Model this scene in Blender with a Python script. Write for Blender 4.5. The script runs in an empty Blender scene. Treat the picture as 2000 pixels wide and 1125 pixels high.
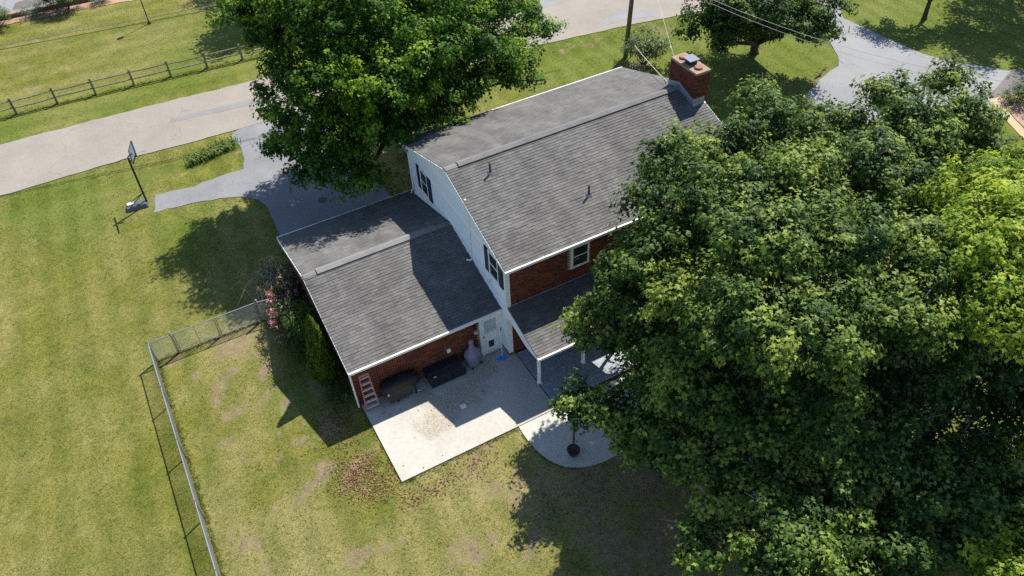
import bpy, bmesh, math, random
import numpy as np
from mathutils import Vector, Matrix

scene = bpy.context.scene
COL = scene.collection
rng = np.random.default_rng(7)
random.seed(7)

# ------------------------------------------------------------------ camera
CAM = np.array([-10.061, -20.562, 26.719])
PITCH, YAW, ROLL, FPX = 0.778, 0.465, -0.055, 1561.0
cp, sp_, cy_, sy_ = math.cos(PITCH), math.sin(PITCH), math.cos(YAW), math.sin(YAW)
F = np.array([sy_ * cp, cy_ * cp, -sp_])
Rt = np.array([cy_, -sy_, 0.0])
Up = np.cross(Rt, F)
r2 = Rt * math.cos(ROLL) + Up * math.sin(ROLL)
u2 = -Rt * math.sin(ROLL) + Up * math.cos(ROLL)
cam = bpy.data.cameras.new('camera')
cam.sensor_width = 36.0
cam.lens = FPX / 2000.0 * 36.0
cam.clip_start = 0.1
cam.clip_end = 3000.0
cam_o = bpy.data.objects.new('camera', cam)
COL.objects.link(cam_o)
cam_o.matrix_world = Matrix([[r2[0], u2[0], -F[0], CAM[0]], [r2[1], u2[1], -F[1], CAM[1]],
                             [r2[2], u2[2], -F[2], CAM[2]], [0, 0, 0, 1]])
scene.camera = cam_o

# ------------------------------------------------------------------ sky and sun
SUN = np.array([0.675, 0.355, 1.0]); SUN /= np.linalg.norm(SUN)
elev = math.asin(SUN[2]); azim = math.atan2(SUN[0], SUN[1])
world = bpy.data.worlds.new('World'); scene.world = world; world.use_nodes = True
nt = world.node_tree
bg = nt.nodes['Background']
sky = nt.nodes.new('ShaderNodeTexSky'); sky.sky_type = 'NISHITA'; sky.sun_disc = False
sky.sun_elevation = elev; sky.sun_rotation = azim
sky.air_density = 1.0; sky.dust_density = 0.4; sky.ozone_density = 2.0
nt.links.new(sky.outputs[0], bg.inputs[0]); bg.inputs[1].default_value = 0.105
sl = bpy.data.lights.new('sun', 'SUN'); sl.energy = 5.0; sl.angle = math.radians(0.53); sl.color = (1.0, 0.94, 0.84)
so = bpy.data.objects.new('sun', sl); COL.objects.link(so)
so.rotation_euler = Vector(tuple(SUN)).to_track_quat('Z', 'Y').to_euler()
so.location = (30, 20, 50)
scene.view_settings.view_transform = 'Standard'
scene.view_settings.look = 'None'
scene.view_settings.exposure = 0.74
scene.view_settings.gamma = 1.0
scene.view_settings.use_curve_mapping = False
scene.cycles.use_denoising = False
scene.cycles.max_bounces = 6
scene.cycles.diffuse_bounces = 3
scene.cycles.transmission_bounces = 4

# ------------------------------------------------------------------ helpers: materials
MATS = {}
def nodes_of(name):
    m = bpy.data.materials.new(name); m.use_nodes = True
    t = m.node_tree
    return m, t, t.nodes['Principled BSDF']

def N(t, typ, **kw):
    n = t.nodes.new(typ)
    for k, v in kw.items(): setattr(n, k, v)
    return n

def ramp(t, fac, stops):
    r = N(t, 'ShaderNodeValToRGB')
    e = r.color_ramp.elements
    while len(e) < len(stops): e.new(0.5)
    for i, (p, c) in enumerate(stops):
        e[i].position = p; e[i].color = (*c, 1)
    t.links.new(fac, r.inputs[0])
    return r.outputs[0]

def noise(t, scale, detail=4, rough=0.6, vec=None, dist=0.0):
    n = N(t, 'ShaderNodeTexNoise'); n.inputs['Scale'].default_value = scale
    n.inputs['Detail'].default_value = detail; n.inputs['Roughness'].default_value = rough
    n.inputs['Distortion'].default_value = dist
    if vec is None:
        vec = N(t, 'ShaderNodeNewGeometry').outputs['Position']
    t.links.new(vec, n.inputs['Vector'])
    return n.outputs[0]

def mix(t, a, b, fac, mode='MIX'):
    m = N(t, 'ShaderNodeMix', data_type='RGBA', blend_type=mode)
    for s, v in ((m.inputs[0], fac), (m.inputs[6], a), (m.inputs[7], b)):
        if isinstance(v, (int, float)): s.default_value = v
        elif isinstance(v, tuple): s.default_value = (*v, 1)
        else: t.links.new(v, s)
    return m.outputs[2]

def mth(t, op, a, b=0.0, c=None):
    m = N(t, 'ShaderNodeMath', operation=op)
    for i, v in enumerate((a, b) if c is None else (a, b, c)):
        if isinstance(v, (int, float)): m.inputs[i].default_value = v
        else: t.links.new(v, m.inputs[i])
    return m.outputs[0]

def bump(t, b, h, strength=0.3, dist=0.01):
    n = N(t, 'ShaderNodeBump'); n.inputs['Strength'].default_value = strength; n.inputs['Distance'].default_value = dist
    t.links.new(h, n.inputs['Height']); t.links.new(n.outputs[0], b.inputs['Normal'])

def mat(name, c, rough=0.7, var=0.15, scale=8.0, fine=0.0, fscale=120.0, bmp=0.0, metal=0.0, spec=0.4, obj_var=0.0):
    """plain surface with noise mottling; var = relative brightness swing"""
    if name in MATS: return MATS[name]
    m, t, b = nodes_of(name)
    lo = tuple(v * (1 - var) for v in c); hi = tuple(min(1, v * (1 + var)) for v in c)
    col = ramp(t, noise(t, scale, 5, 0.65), [(0.3, lo), (0.7, hi)])
    if fine:
        f = ramp(t, noise(t, fscale, 2, 0.5), [(0.3, (1 - fine,) * 3), (0.7, (1 + fine,) * 3)])
        col = mix(t, col, f, 1.0, 'MULTIPLY')
    if obj_var:
        oi = N(t, 'ShaderNodeObjectInfo')
        f = ramp(t, oi.outputs['Random'], [(0, (1 - obj_var,) * 3), (1, (1 + obj_var,) * 3)])
        col = mix(t, col, f, 1.0, 'MULTIPLY')
    t.links.new(col, b.inputs['Base Color'])
    b.inputs['Roughness'].default_value = rough; b.inputs['Metallic'].default_value = metal
    b.inputs['Specular IOR Level'].default_value = spec
    if bmp: bump(t, b, noise(t, fscale if fine else scale * 6, 3), bmp)
    MATS[name] = m
    return m

def attr(t, name, kind='GEOMETRY'):
    a = N(t, 'ShaderNodeAttribute', attribute_type=kind); a.attribute_name = name
    return a.outputs['Fac']

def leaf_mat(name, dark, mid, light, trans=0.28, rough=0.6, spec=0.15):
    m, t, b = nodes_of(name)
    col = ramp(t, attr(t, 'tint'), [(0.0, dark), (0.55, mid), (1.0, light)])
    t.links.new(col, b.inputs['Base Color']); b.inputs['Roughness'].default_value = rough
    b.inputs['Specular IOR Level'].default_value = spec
    tr = N(t, 'ShaderNodeBsdfTranslucent')
    tc = mix(t, col, (0.75, 1.0, 0.25), 0.35, 'MULTIPLY')
    tc = mix(t, tc, (1.7, 1.7, 1.2), 1.0, 'MULTIPLY')
    t.links.new(tc, tr.inputs[0])
    ms = N(t, 'ShaderNodeMixShader'); ms.inputs[0].default_value = trans
    t.links.new(b.outputs[0], ms.inputs[1]); t.links.new(tr.outputs[0], ms.inputs[2])
    t.links.new(ms.outputs[0], t.nodes['Material Output'].inputs[0])
    MATS[name] = m
    return m

def piece_mat(name, lo, hi, rough, how, scale=1.2, bmp=0.25, spec=0.3, fscale=90, streak=False):
    """shingle or brick colour: one tint per piece, from a face attribute or from the object"""
    m, t, b = nodes_of(name)
    if how == 'attr': f = attr(t, 'tint')
    else: f = N(t, 'ShaderNodeObjectInfo').outputs['Random']
    col = ramp(t, f, [(0, lo), (1, hi)])
    w = ramp(t, noise(t, scale, 5, 0.6), [(0.3, (0.80,) * 3), (0.7, (1.16,) * 3)])
    col = mix(t, col, w, 1.0, 'MULTIPLY')
    if streak:
        mp = N(t, 'ShaderNodeVectorMath', operation='MULTIPLY'); mp.inputs[1].default_value = (1.3, 0.32, 0.32)
        t.links.new(N(t, 'ShaderNodeNewGeometry').outputs['Position'], mp.inputs[0])
        w2 = ramp(t, noise(t, 1.0, 4, 0.6, vec=mp.outputs[0], dist=0.5), [(0.32, (0.80,) * 3), (0.62, (1.10,) * 3)])
        col = mix(t, col, w2, 1.0, 'MULTIPLY')
    g = ramp(t, noise(t, fscale, 2, 0.6), [(0.25, (0.66,) * 3), (0.75, (1.34,) * 3)])
    col = mix(t, col, g, 1.0, 'MULTIPLY')
    t.links.new(col, b.inputs['Base Color']); b.inputs['Roughness'].default_value = rough
    b.inputs['Specular IOR Level'].default_value = spec
    bump(t, b, noise(t, fscale * 1.5, 2), bmp)
    MATS[name] = m
    return m

# ------------------------------------------------------------------ helpers: objects
WLOC = {}
def tag(o, label=None, cat=None, group=None, kind=None):
    if label: o['label'] = label
    if cat: o['category'] = cat
    if group: o['group'] = group
    if kind: o['kind'] = kind
    return o

def thing(name, label, cat, loc=(0, 0, 0), group=None):
    o = bpy.data.objects.new(name, None); COL.objects.link(o); o.location = loc
    o.empty_display_size = 0.2
    WLOC[o] = np.array(loc, float)
    return tag(o, label, cat, group)

def fast_mesh(name, V, loops, sizes):
    me = bpy.data.meshes.new(name)
    V = np.asarray(V, np.float32)
    me.vertices.add(len(V)); me.vertices.foreach_set('co', V.ravel())
    loops = np.asarray(loops, np.int32); sizes = np.asarray(sizes, np.int32)
    me.loops.add(len(loops)); me.loops.foreach_set('vertex_index', loops)
    me.polygons.add(len(sizes))
    st = np.zeros(len(sizes), np.int32); st[1:] = np.cumsum(sizes)[:-1]
    me.polygons.foreach_set('loop_start', st)
    me.update(calc_edges=True); me.validate(); me.shade_flat()
    return me

def link(name, me, m, parent=None):
    o = bpy.data.objects.new(name, me); COL.objects.link(o)
    if m is not None: me.materials.append(MATS[m] if isinstance(m, str) else m)
    if parent is not None:
        o.parent = parent
        WLOC[o] = WLOC.get(parent, np.zeros(3))
    return o

class MB:
    def __init__(s): s.v = []; s.f = []
    def add(s, vs, fs):
        k = len(s.v); s.v += [tuple(map(float, p)) for p in vs]; s.f += [tuple(i + k for i in f) for f in fs]; return s
    def box(s, a, b):
        x0, y0, z0 = a; x1, y1, z1 = b
        return s.add([(x0, y0, z0), (x1, y0, z0), (x1, y1, z0), (x0, y1, z0), (x0, y0, z1), (x1, y0, z1), (x1, y1, z1), (x0, y1, z1)],
                     [(0, 3, 2, 1), (4, 5, 6, 7), (0, 1, 5, 4), (1, 2, 6, 5), (2, 3, 7, 6), (3, 0, 4, 7)])
    def beam(s, p, q, w, h, up=(0, 0, 1)):
        p = np.array(p, float); q = np.array(q, float); d = q - p; d /= np.linalg.norm(d)
        up = np.array(up, float); sd = np.cross(d, up)
        if np.linalg.norm(sd) < 1e-4: sd = np.cross(d, (1, 0, 0))
        sd /= np.linalg.norm(sd); n = np.cross(sd, d)
        vs = []
        for c in (p, q):
            for a, b in ((-1, -1), (1, -1), (1, 1), (-1, 1)): vs.append(c + sd * a * w / 2 + n * b * h / 2)
        return s.add(vs, [(0, 1, 2, 3), (7, 6, 5, 4), (0, 4, 5, 1), (1, 5, 6, 2), (2, 6, 7, 3), (3, 7, 4, 0)])
    def tube(s, pts, rs, n=8, cap=True):
        pts = [np.array(p, float) for p in pts]
        if not hasattr(rs, '__len__'): rs = [rs] * len(pts)
        vs = []; fs = []
        ref = np.array((0.31, 0.87, 0.11))
        for i, p in enumerate(pts):
            d = pts[min(i + 1, len(pts) - 1)] - pts[max(i - 1, 0)]; d /= np.linalg.norm(d) + 1e-9
            a = np.cross(d, ref); a /= np.linalg.norm(a) + 1e-9; b = np.cross(d, a)
            for k in range(n):
                t = 2 * math.pi * k / n; vs.append(p + (a * math.cos(t) + b * math.sin(t)) * rs[i])
        for i in range(len(pts) - 1):
            for k in range(n):
                fs.append((i * n + k, i * n + (k + 1) % n, (i + 1) * n + (k + 1) % n, (i + 1) * n + k))
        if cap:
            fs.append(tuple(range(n))[::-1]); fs.append(tuple((len(pts) - 1) * n + k for k in range(n)))
        return s.add(vs, fs)
    def lathe(s, c, prof, n=16, sx=1.0, sy=1.0, wob=0.0, seed=0):
        r_ = random.Random(seed); vs = []; fs = []
        ph = r_.random() * 6
        for (r, z) in prof:
            for k in range(n):
                t = 2 * math.pi * k / n
                w = 1 + wob * (math.sin(3 * t + ph + z * 3) * 0.6 + math.sin(7 * t + ph * 2 + z * 5) * 0.5)
                vs.append((c[0] + r * w * sx * math.cos(t), c[1] + r * w * sy * math.sin(t), c[2] + z))
        for i in range(len(prof) - 1):
            for k in range(n):
                fs.append((i * n + k, i * n + (k + 1) % n, (i + 1) * n + (k + 1) % n, (i + 1) * n + k))
        fs.append(tuple(range(n))[::-1]); fs.append(tuple((len(prof) - 1) * n + k for k in range(n)))
        return s.add(vs, fs)
    def prism(s, poly, z0, z1):
        n = len(poly)
        return s.add([(x, y, z0) for x, y in poly] + [(x, y, z1) for x, y in poly],
                     [tuple(range(n))[::-1], tuple(range(n, 2 * n))] + [(i, (i + 1) % n, n + (i + 1) % n, n + i) for i in range(n)])
    def build(s, name, m, parent=None, smooth=False, bevel=0.0):
        off = WLOC.get(parent, np.zeros(3)) if parent is not None else np.zeros(3)
        me = bpy.data.meshes.new(name)
        me.from_pydata([(x - off[0], y - off[1], z - off[2]) for x, y, z in s.v], [], s.f); me.update()
        if bevel:
            bm = bmesh.new(); bm.from_mesh(me)
            bmesh.ops.bevel(bm, geom=list(bm.edges), offset=bevel, segments=2, affect='EDGES', profile=0.5)
            bm.to_mesh(me); bm.free()
        if smooth:
            me.polygons.foreach_set('use_smooth', [True] * len(me.polygons))
        return link(name, me, m, parent)

def B(a, b): return MB().box(a, b)

def struct(name, o): o.name = name; o['kind'] = 'structure'; return o

def inpoly(P, poly):
    x, y = P[:, 0], P[:, 1]; r = np.zeros(len(P), bool); n = len(poly)
    for i in range(n):
        (xa, ya), (xb, yb) = poly[i], poly[(i + 1) % n]
        c = ((ya > y) != (yb > y)) & (x < (xb - xa) * (y - ya) / (yb - ya + 1e-12) + xa)
        r ^= c
    return r

def ragged(poly, step=0.35, jit=0.06, seed=1):
    g = random.Random(seed); out = []
    n = len(poly)
    for i in range(n):
        a = np.array(poly[i], float); b = np.array(poly[(i + 1) % n], float)
        L = np.linalg.norm(b - a); k = max(1, int(L / step)); d = (b - a) / max(L, 1e-6); nn = np.array((-d[1], d[0]))
        w = 0
        for j in range(k):
            w = w * 0.6 + g.gauss(0, jit) * 0.7
            p = a + (b - a) * j / k + (nn * w if j else 0)
            out.append((p[0], p[1]))
    return out

def smooth_poly(pts, k=6):
    """open Catmull-Rom through pts"""
    P = [np.array(p, float) for p in pts]; P = [2 * P[0] - P[1]] + P + [2 * P[-1] - P[-2]]
    out = []
    for i in range(1, len(P) - 2):
        for j in range(k):
            t = j / k; a, b, c, d = P[i - 1:i + 3]
            out.append(tuple(0.5 * (2 * b + (c - a) * t + (2 * a - 5 * b + 4 * c - d) * t * t + (3 * b - a - 3 * c + d) * t ** 3)))
    out.append(tuple(P[-2]))
    return out

def sheet(name, poly, z, m):
    me = bpy.data.meshes.new(name); me.from_pydata([(x, y, z) for x, y in poly], [], [tuple(range(len(poly)))]); me.update()
    if me.polygons[0].normal.z < 0: me.flip_normals()
    return struct(name, link(name, me, m))

# ------------------------------------------------------------------ materials
mat('white_paint', (0.80, 0.80, 0.80), 0.5, 0.05, 3)
mat('gutter_white', (0.80, 0.79, 0.77), 0.4, 0.06, 2)
mat('siding_white', (0.76, 0.80, 0.84), 0.5, 0.05, 2.5, obj_var=0.08)
mat('navy', (0.012, 0.016, 0.04), 0.5, 0.2, 4)
mat('mortar', (0.46, 0.37, 0.28), 0.95, 0.2, 6)
mat('concrete_cap', (0.27, 0.19, 0.13), 0.9, 0.25, 7, 0.15, 60)
mat('terracotta', (0.26, 0.12, 0.08), 0.8, 0.2, 9)
mat('galvanised', (0.42, 0.44, 0.46), 0.38, 0.12, 9, metal=0.75)
mat('flashing', (0.36, 0.39, 0.43), 0.55, 0.1, 6, metal=0.5)
mat('lead_pipe', (0.03, 0.03, 0.035), 0.5, 0.2, 9)
mat('black_plastic', (0.012, 0.012, 0.016), 0.5, 0.25, 7, spec=0.3)
mat('black_cover', (0.010, 0.010, 0.012), 0.62, 0.35, 5, bmp=0.3)
mat('olive_cover', (0.035, 0.033, 0.028), 0.75, 0.35, 5, bmp=0.3)
mat('resin_box', (0.016, 0.015, 0.022), 0.55, 0.3, 10, 0.2, 70, 0.3)
mat('grey_cover', (0.19, 0.19, 0.25), 0.42, 0.25, 7, bmp=0.35)
mat('shovel_blue', (0.02, 0.16, 0.55), 0.4, 0.12, 9)
mat('broom_white', (0.68, 0.68, 0.70), 0.45, 0.05, 6)
mat('ladder_orange', (0.45, 0.16, 0.09), 0.5, 0.12, 9)
mat('aluminium', (0.60, 0.58, 0.56), 0.5, 0.10, 9, metal=0.1)
mat('cap_metal', (0.17, 0.20, 0.25), 0.7, 0.15, 9, spec=0.3)
mat('grey_cable', (0.20, 0.21, 0.18), 0.7, 0.05, 3)
mat('hoop_black', (0.012, 0.016, 0.025), 0.4, 0.2, 6)
mat('hoop_grey', (0.09, 0.10, 0.12), 0.5, 0.2, 5)
mat('acrylic', (0.62, 0.64, 0.67), 0.3, 0.06, 4, spec=0.4)
mat('rim_red', (0.25, 0.20, 0.19), 0.4, 0.2, 5)
mat('fence_wood', (0.20, 0.17, 0.13), 0.9, 0.35, 6, 0.2, 50, 0.4, obj_var=0.18)
mat('pole_wood', (0.17, 0.13, 0.095), 0.9, 0.3, 5, 0.2, 40, 0.4)
mat('cable', (0.55, 0.54, 0.50), 0.6, 0.05, 3)
mat('dark_cable', (0.03, 0.045, 0.035), 0.6, 0.1, 3)
mat('deck_grey', (0.27, 0.30, 0.34), 0.75, 0.22, 5, 0.12, 60, 0.2, obj_var=0.10)
mat('bark', (0.065, 0.05, 0.038), 0.95, 0.35, 9, 0.25, 50, 0.6)
mat('bark_grey', (0.20, 0.18, 0.15), 0.95, 0.35, 9, 0.25, 50, 0.6)
mat('post_brown', (0.06, 0.028, 0.022), 0.7, 0.25, 9)
mat('pot_dark', (0.035, 0.022, 0.02), 0.6, 0.3, 9)
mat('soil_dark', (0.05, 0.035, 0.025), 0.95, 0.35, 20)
mat('blind', (0.45, 0.50, 0.52), 0.5, 0.08, 5)
mat('lamp_black', (0.015, 0.02, 0.02), 0.5, 0.2, 6)
mat('edging_brick', (0.16, 0.09, 0.065), 0.9, 0.35, 9, 0.2, 30, 0.3)
mat('garage_door', (0.6, 0.6, 0.58), 0.5, 0.05, 2)
m, t, b = nodes_of('glass'); MATS['glass'] = m
b.inputs['Base Color'].default_value = (0.012, 0.02, 0.026, 1); b.inputs['Roughness'].default_value = 0.06
t.links.new(ramp(t, noise(t, 1.5), [(0.3, (0.008, 0.014, 0.018)), (0.7, (0.03, 0.045, 0.055))]), b.inputs['Base Color'])

piece_mat('shingle', (0.100, 0.098, 0.096), (0.142, 0.139, 0.135), 0.88, 'attr', 0.55, fscale=40, streak=True)
piece_mat('shingle_piece', (0.100, 0.098, 0.096), (0.142, 0.139, 0.135), 0.88, 'object', 0.55, fscale=40, streak=True)
piece_mat('ridge_cap', (0.15, 0.15, 0.15), (0.20, 0.20, 0.20), 0.9, 'object', 1.5)
piece_mat('brick', (0.085, 0.022, 0.013), (0.20, 0.058, 0.030), 0.9, 'attr', 3.0)

# asphalt, road, concrete
def paved(name, lo, hi, crack=0.0, stain=None, grit=0.3, sc=0.35, gsc=70):
    m, t, b = nodes_of(name)
    col = ramp(t, noise(t, sc, 6, 0.65), [(0.3, lo), (0.7, hi)])
    g = ramp(t, noise(t, gsc, 2, 0.6), [(0.25, (1 - grit,) * 3), (0.75, (1 + grit,) * 3)])
    col = mix(t, col, g, 1.0, 'MULTIPLY')
    g2 = ramp(t, noise(t, 9, 4, 0.7), [(0.3, (0.88,) * 3), (0.7, (1.1,) * 3)])
    col = mix(t, col, g2, 1.0, 'MULTIPLY')
    if crack:
        v = N(t, 'ShaderNodeTexVoronoi', feature='DISTANCE_TO_EDGE'); v.inputs['Scale'].default_value = 0.16
        geo = N(t, 'ShaderNodeNewGeometry')
        wob = N(t, 'ShaderNodeTexNoise'); wob.inputs['Scale'].default_value = 0.7; wob.inputs['Detail'].default_value = 5
        t.links.new(geo.outputs['Position'], wob.inputs['Vector'])
        av = N(t, 'ShaderNodeVectorMath', operation='MULTIPLY_ADD')
        t.links.new(wob.outputs['Color'], av.inputs[0]); av.inputs[1].default_value = (3.0, 3.0, 0); t.links.new(geo.outputs['Position'], av.inputs[2])
        t.links.new(av.outputs[0], v.inputs['Vector'])
        gate = mth(t, 'GREATER_THAN', noise(t, 0.12, 2), 0.5)
        line = mth(t, 'MULTIPLY', mth(t, 'LESS_THAN', v.outputs['Distance'], 0.0045), gate)
        col = mix(t, col, tuple(c * 0.45 for c in lo), mth(t, 'MULTIPLY', line, crack))
    if stain:
        cx, cy, rx, ry, c2, th, g_ = stain
        geo = N(t, 'ShaderNodeNewGeometry'); sx = N(t, 'ShaderNodeSeparateXYZ'); t.links.new(geo.outputs['Position'], sx.inputs[0])
        tot = None
        for (cx, cy, rx, ry) in stain[0]:
            dx = mth(t, 'DIVIDE', mth(t, 'SUBTRACT', sx.outputs[0], cx), rx); dy = mth(t, 'DIVIDE', mth(t, 'SUBTRACT', sx.outputs[1], cy), ry)
            e = mth(t, 'SUBTRACT', 1.0, mth(t, 'SQRT', mth(t, 'ADD', mth(t, 'MULTIPLY', dx, dx), mth(t, 'MULTIPLY', dy, dy))))
            tot = e if tot is None else mth(t, 'MAXIMUM', tot, e)
        k = mth(t, 'ADD', tot, mth(t, 'MULTIPLY', mth(t, 'SUBTRACT', noise(t, 2.2, 6, 0.7), 0.5), 1.6))
        k = N(t, 'ShaderNodeMapRange').inputs and k
        mr = N(t, 'ShaderNodeMapRange'); t.links.new(k, mr.inputs[0]); mr.inputs[1].default_value = 0.0; mr.inputs[2].default_value = 0.42
        sp = ramp(t, noise(t, 16, 4, 0.75, dist=1.0), [(0.38, stain[1]), (0.62, stain[2])])
        col = mix(t, col, sp, mth(t, 'MULTIPLY', mr.outputs[0], 0.88))
    t.links.new(col, b.inputs['Base Color']); b.inputs['Roughness'].default_value = 0.9; b.inputs['Specular IOR Level'].default_value = 0.25
    bump(t, b, noise(t, gsc, 2), 0.3, 0.01)
    MATS[name] = m
paved('road', (0.232, 0.208, 0.182), (0.282, 0.255, 0.224), 0.3, grit=0.32, gsc=40)
paved('asphalt', (0.155, 0.16, 0.172), (0.225, 0.23, 0.24), 0.3, grit=0.3, gsc=45)
paved('asphalt_pale', (0.20, 0.205, 0.212), (0.26, 0.265, 0.272), 0.8, grit=0.15)
paved('asphalt_brown', (0.11, 0.105, 0.10), (0.17, 0.16, 0.15), 0.0, grit=0.3)
paved('asphalt_patch', (0.17, 0.17, 0.17), (0.24, 0.235, 0.23), 0.0, grit=0.35)
paved('concrete', (0.37, 0.355, 0.315), (0.48, 0.46, 0.415), 0.0,
      ([(-3.0, -1.0, 1.5, 0.9), (-1.6, -0.1, 1.0, 0.8), (-4.4, -1.7, 1.1, 0.7), (-0.6, 0.9, 0.5, 0.4), (-4.2, -0.2, .6, .5)], (0.20, 0.17, 0.135), (0.46, 0.42, 0.35), 0, 0, 0, 0), grit=0.07)
paved('concrete_new', (0.44, 0.42, 0.38), (0.51, 0.49, 0.445), 0.0, grit=0.06)
paved('path_beige', (0.36, 0.26, 0.16), (0.48, 0.36, 0.23), 0.0, grit=0.2)
paved('mulch', (0.25, 0.15, 0.10), (0.40, 0.27, 0.19), 0.0, grit=0.45, gsc=25)

# lawn: greens by noise at several sizes, bare earth where the 'soil' attribute says so
def lawn_mat():
    m, t, b = nodes_of('grass')
    a = noise(t, 0.11, 4, 0.6); c = noise(t, 0.75, 6, 0.72, dist=0.4); d = noise(t, 5.0, 6, 0.8); e = noise(t, 15, 5, 0.85)
    f = mth(t, 'ADD', mth(t, 'MULTIPLY', a, 0.28), mth(t, 'ADD', mth(t, 'MULTIPLY', c, 0.40), mth(t, 'MULTIPLY', d, 0.32)))
    col = ramp(t, f, [(0.36, (0.070, 0.100, 0.014)), (0.45, (0.122, 0.144, 0.024)), (0.53, (0.172, 0.174, 0.036)), (0.63, (0.258, 0.235, 0.082))])
    col = mix(t, col, (0.30, 0.26, 0.12), mth(t, 'MULTIPLY', attr(t, 'dry'), mth(t, 'MULTIPLY', d, 1.5)))
    col = mix(t, col, (0.10, 0.155, 0.022), mth(t, 'MULTIPLY', attr(t, 'lush'), 0.75))
    gp = N(t, 'ShaderNodeNewGeometry'); sx = N(t, 'ShaderNodeSeparateXYZ'); t.links.new(gp.outputs['Position'], sx.inputs[0])
    wob = mth(t, 'MULTIPLY', noise(t, 0.35, 3), 2.6)
    far = mth(t, 'GREATER_THAN', sx.outputs[1], 31.0)
    ph1 = mth(t, 'ADD', mth(t, 'MULTIPLY', mth(t, 'ADD', sx.outputs[1], mth(t, 'MULTIPLY', sx.outputs[0], 0.09)), 3.4), wob)
    ph2 = mth(t, 'ADD', mth(t, 'MULTIPLY', mth(t, 'SUBTRACT', sx.outputs[0], mth(t, 'MULTIPLY', sx.outputs[1], 0.06)), 4.6), wob)
    st1 = mth(t, 'SINE', ph1); st2 = mth(t, 'SINE', ph2)
    stp = mth(t, 'ADD', mth(t, 'MULTIPLY', st1, far), mth(t, 'MULTIPLY', st2, mth(t, 'SUBTRACT', 1.0, far)))
    sg = ramp(t, mth(t, 'MULTIPLY_ADD', stp, 0.5, 0.5), [(0.2, (0.90, 0.93, 0.86)), (0.8, (1.07, 1.05, 1.05))])
    col = mix(t, col, sg, 1.0, 'MULTIPLY')
    g = ramp(t, e, [(0.30, (0.42,) * 3), (0.5, (0.95,) * 3), (0.70, (1.6,) * 3)])
    col = mix(t, col, g, 1.0, 'MULTIPLY')
    s = mth(t, 'ADD', attr(t, 'soil'), mth(t, 'MULTIPLY', mth(t, 'SUBTRACT', noise(t, 0.9, 7, 0.75, dist=0.6), 0.5), 2.2))
    s = mth(t, 'ADD', s, mth(t, 'MULTIPLY', mth(t, 'SUBTRACT', noise(t, 7, 5, 0.8), 0.5), 1.3))
    mr = N(t, 'ShaderNodeMapRange'); t.links.new(s, mr.inputs[0]); mr.inputs[1].default_value = 0.40; mr.inputs[2].default_value = 0.75
    earth = ramp(t, noise(t, 3.0, 6, 0.75), [(0.3, (0.16, 0.118, 0.07)), (0.7, (0.32, 0.255, 0.165))])
    earth = mix(t, earth, (0.09, 0.06, 0.04), attr(t, 'litter'))
    earth = mix(t, earth, g, 0.6, 'MULTIPLY')
    col = mix(t, col, earth, mth(t, 'MULTIPLY', mr.outputs[0], 0.9))
    t.links.new(col, b.inputs['Base Color']); b.inputs['Roughness'].default_value = 0.95; b.inputs['Specular IOR Level'].default_value = 0.12
    bump(t, b, noise(t, 18, 5, 0.85), 0.9, 0.07)
    MATS['grass'] = m
lawn_mat()
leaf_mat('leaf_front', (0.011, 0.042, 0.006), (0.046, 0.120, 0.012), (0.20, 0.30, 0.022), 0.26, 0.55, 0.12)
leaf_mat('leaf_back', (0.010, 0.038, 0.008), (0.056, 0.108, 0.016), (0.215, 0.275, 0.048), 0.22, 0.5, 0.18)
leaf_mat('leaf_yellow', (0.07, 0.125, 0.010), (0.19, 0.275, 0.03), (0.36, 0.41, 0.05), 0.32)
leaf_mat('leaf_dark', (0.008, 0.028, 0.006), (0.032, 0.078, 0.013), (0.13, 0.19, 0.035), 0.18, 0.5, 0.18)
leaf_mat('leaf_bright', (0.02, 0.06, 0.006), (0.06, 0.13, 0.010), (0.16, 0.24, 0.02), 0.30)
leaf_mat('leaf_arbor', (0.022, 0.050, 0.005), (0.075, 0.125, 0.010), (0.21, 0.27, 0.02), 0.25)
leaf_mat('leaf_blue', (0.07, 0.10, 0.08), (0.15, 0.20, 0.15), (0.28, 0.33, 0.26), 0.1)
leaf_mat('leaf_lily', (0.06, 0.10, 0.02), (0.14, 0.20, 0.05), (0.28, 0.33, 0.12), 0.25)
leaf_mat('leaf_fern', (0.018, 0.045, 0.008), (0.05, 0.10, 0.018), (0.12, 0.18, 0.035), 0.25)
leaf_mat('leaf_rhodo', (0.02, 0.045, 0.015), (0.07, 0.115, 0.04), (0.20, 0.25, 0.12), 0.12, 0.4, 0.35)
leaf_mat('leaf_brown', (0.06, 0.03, 0.015), (0.16, 0.085, 0.045), (0.34, 0.21, 0.12), 0.1)
leaf_mat('straw', (0.10, 0.085, 0.05), (0.26, 0.22, 0.14), (0.48, 0.42, 0.30), 0.2)
leaf_mat('petal_pink', (0.34, 0.09, 0.15), (0.52, 0.20, 0.28), (0.70, 0.42, 0.44), 0.2)

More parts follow.
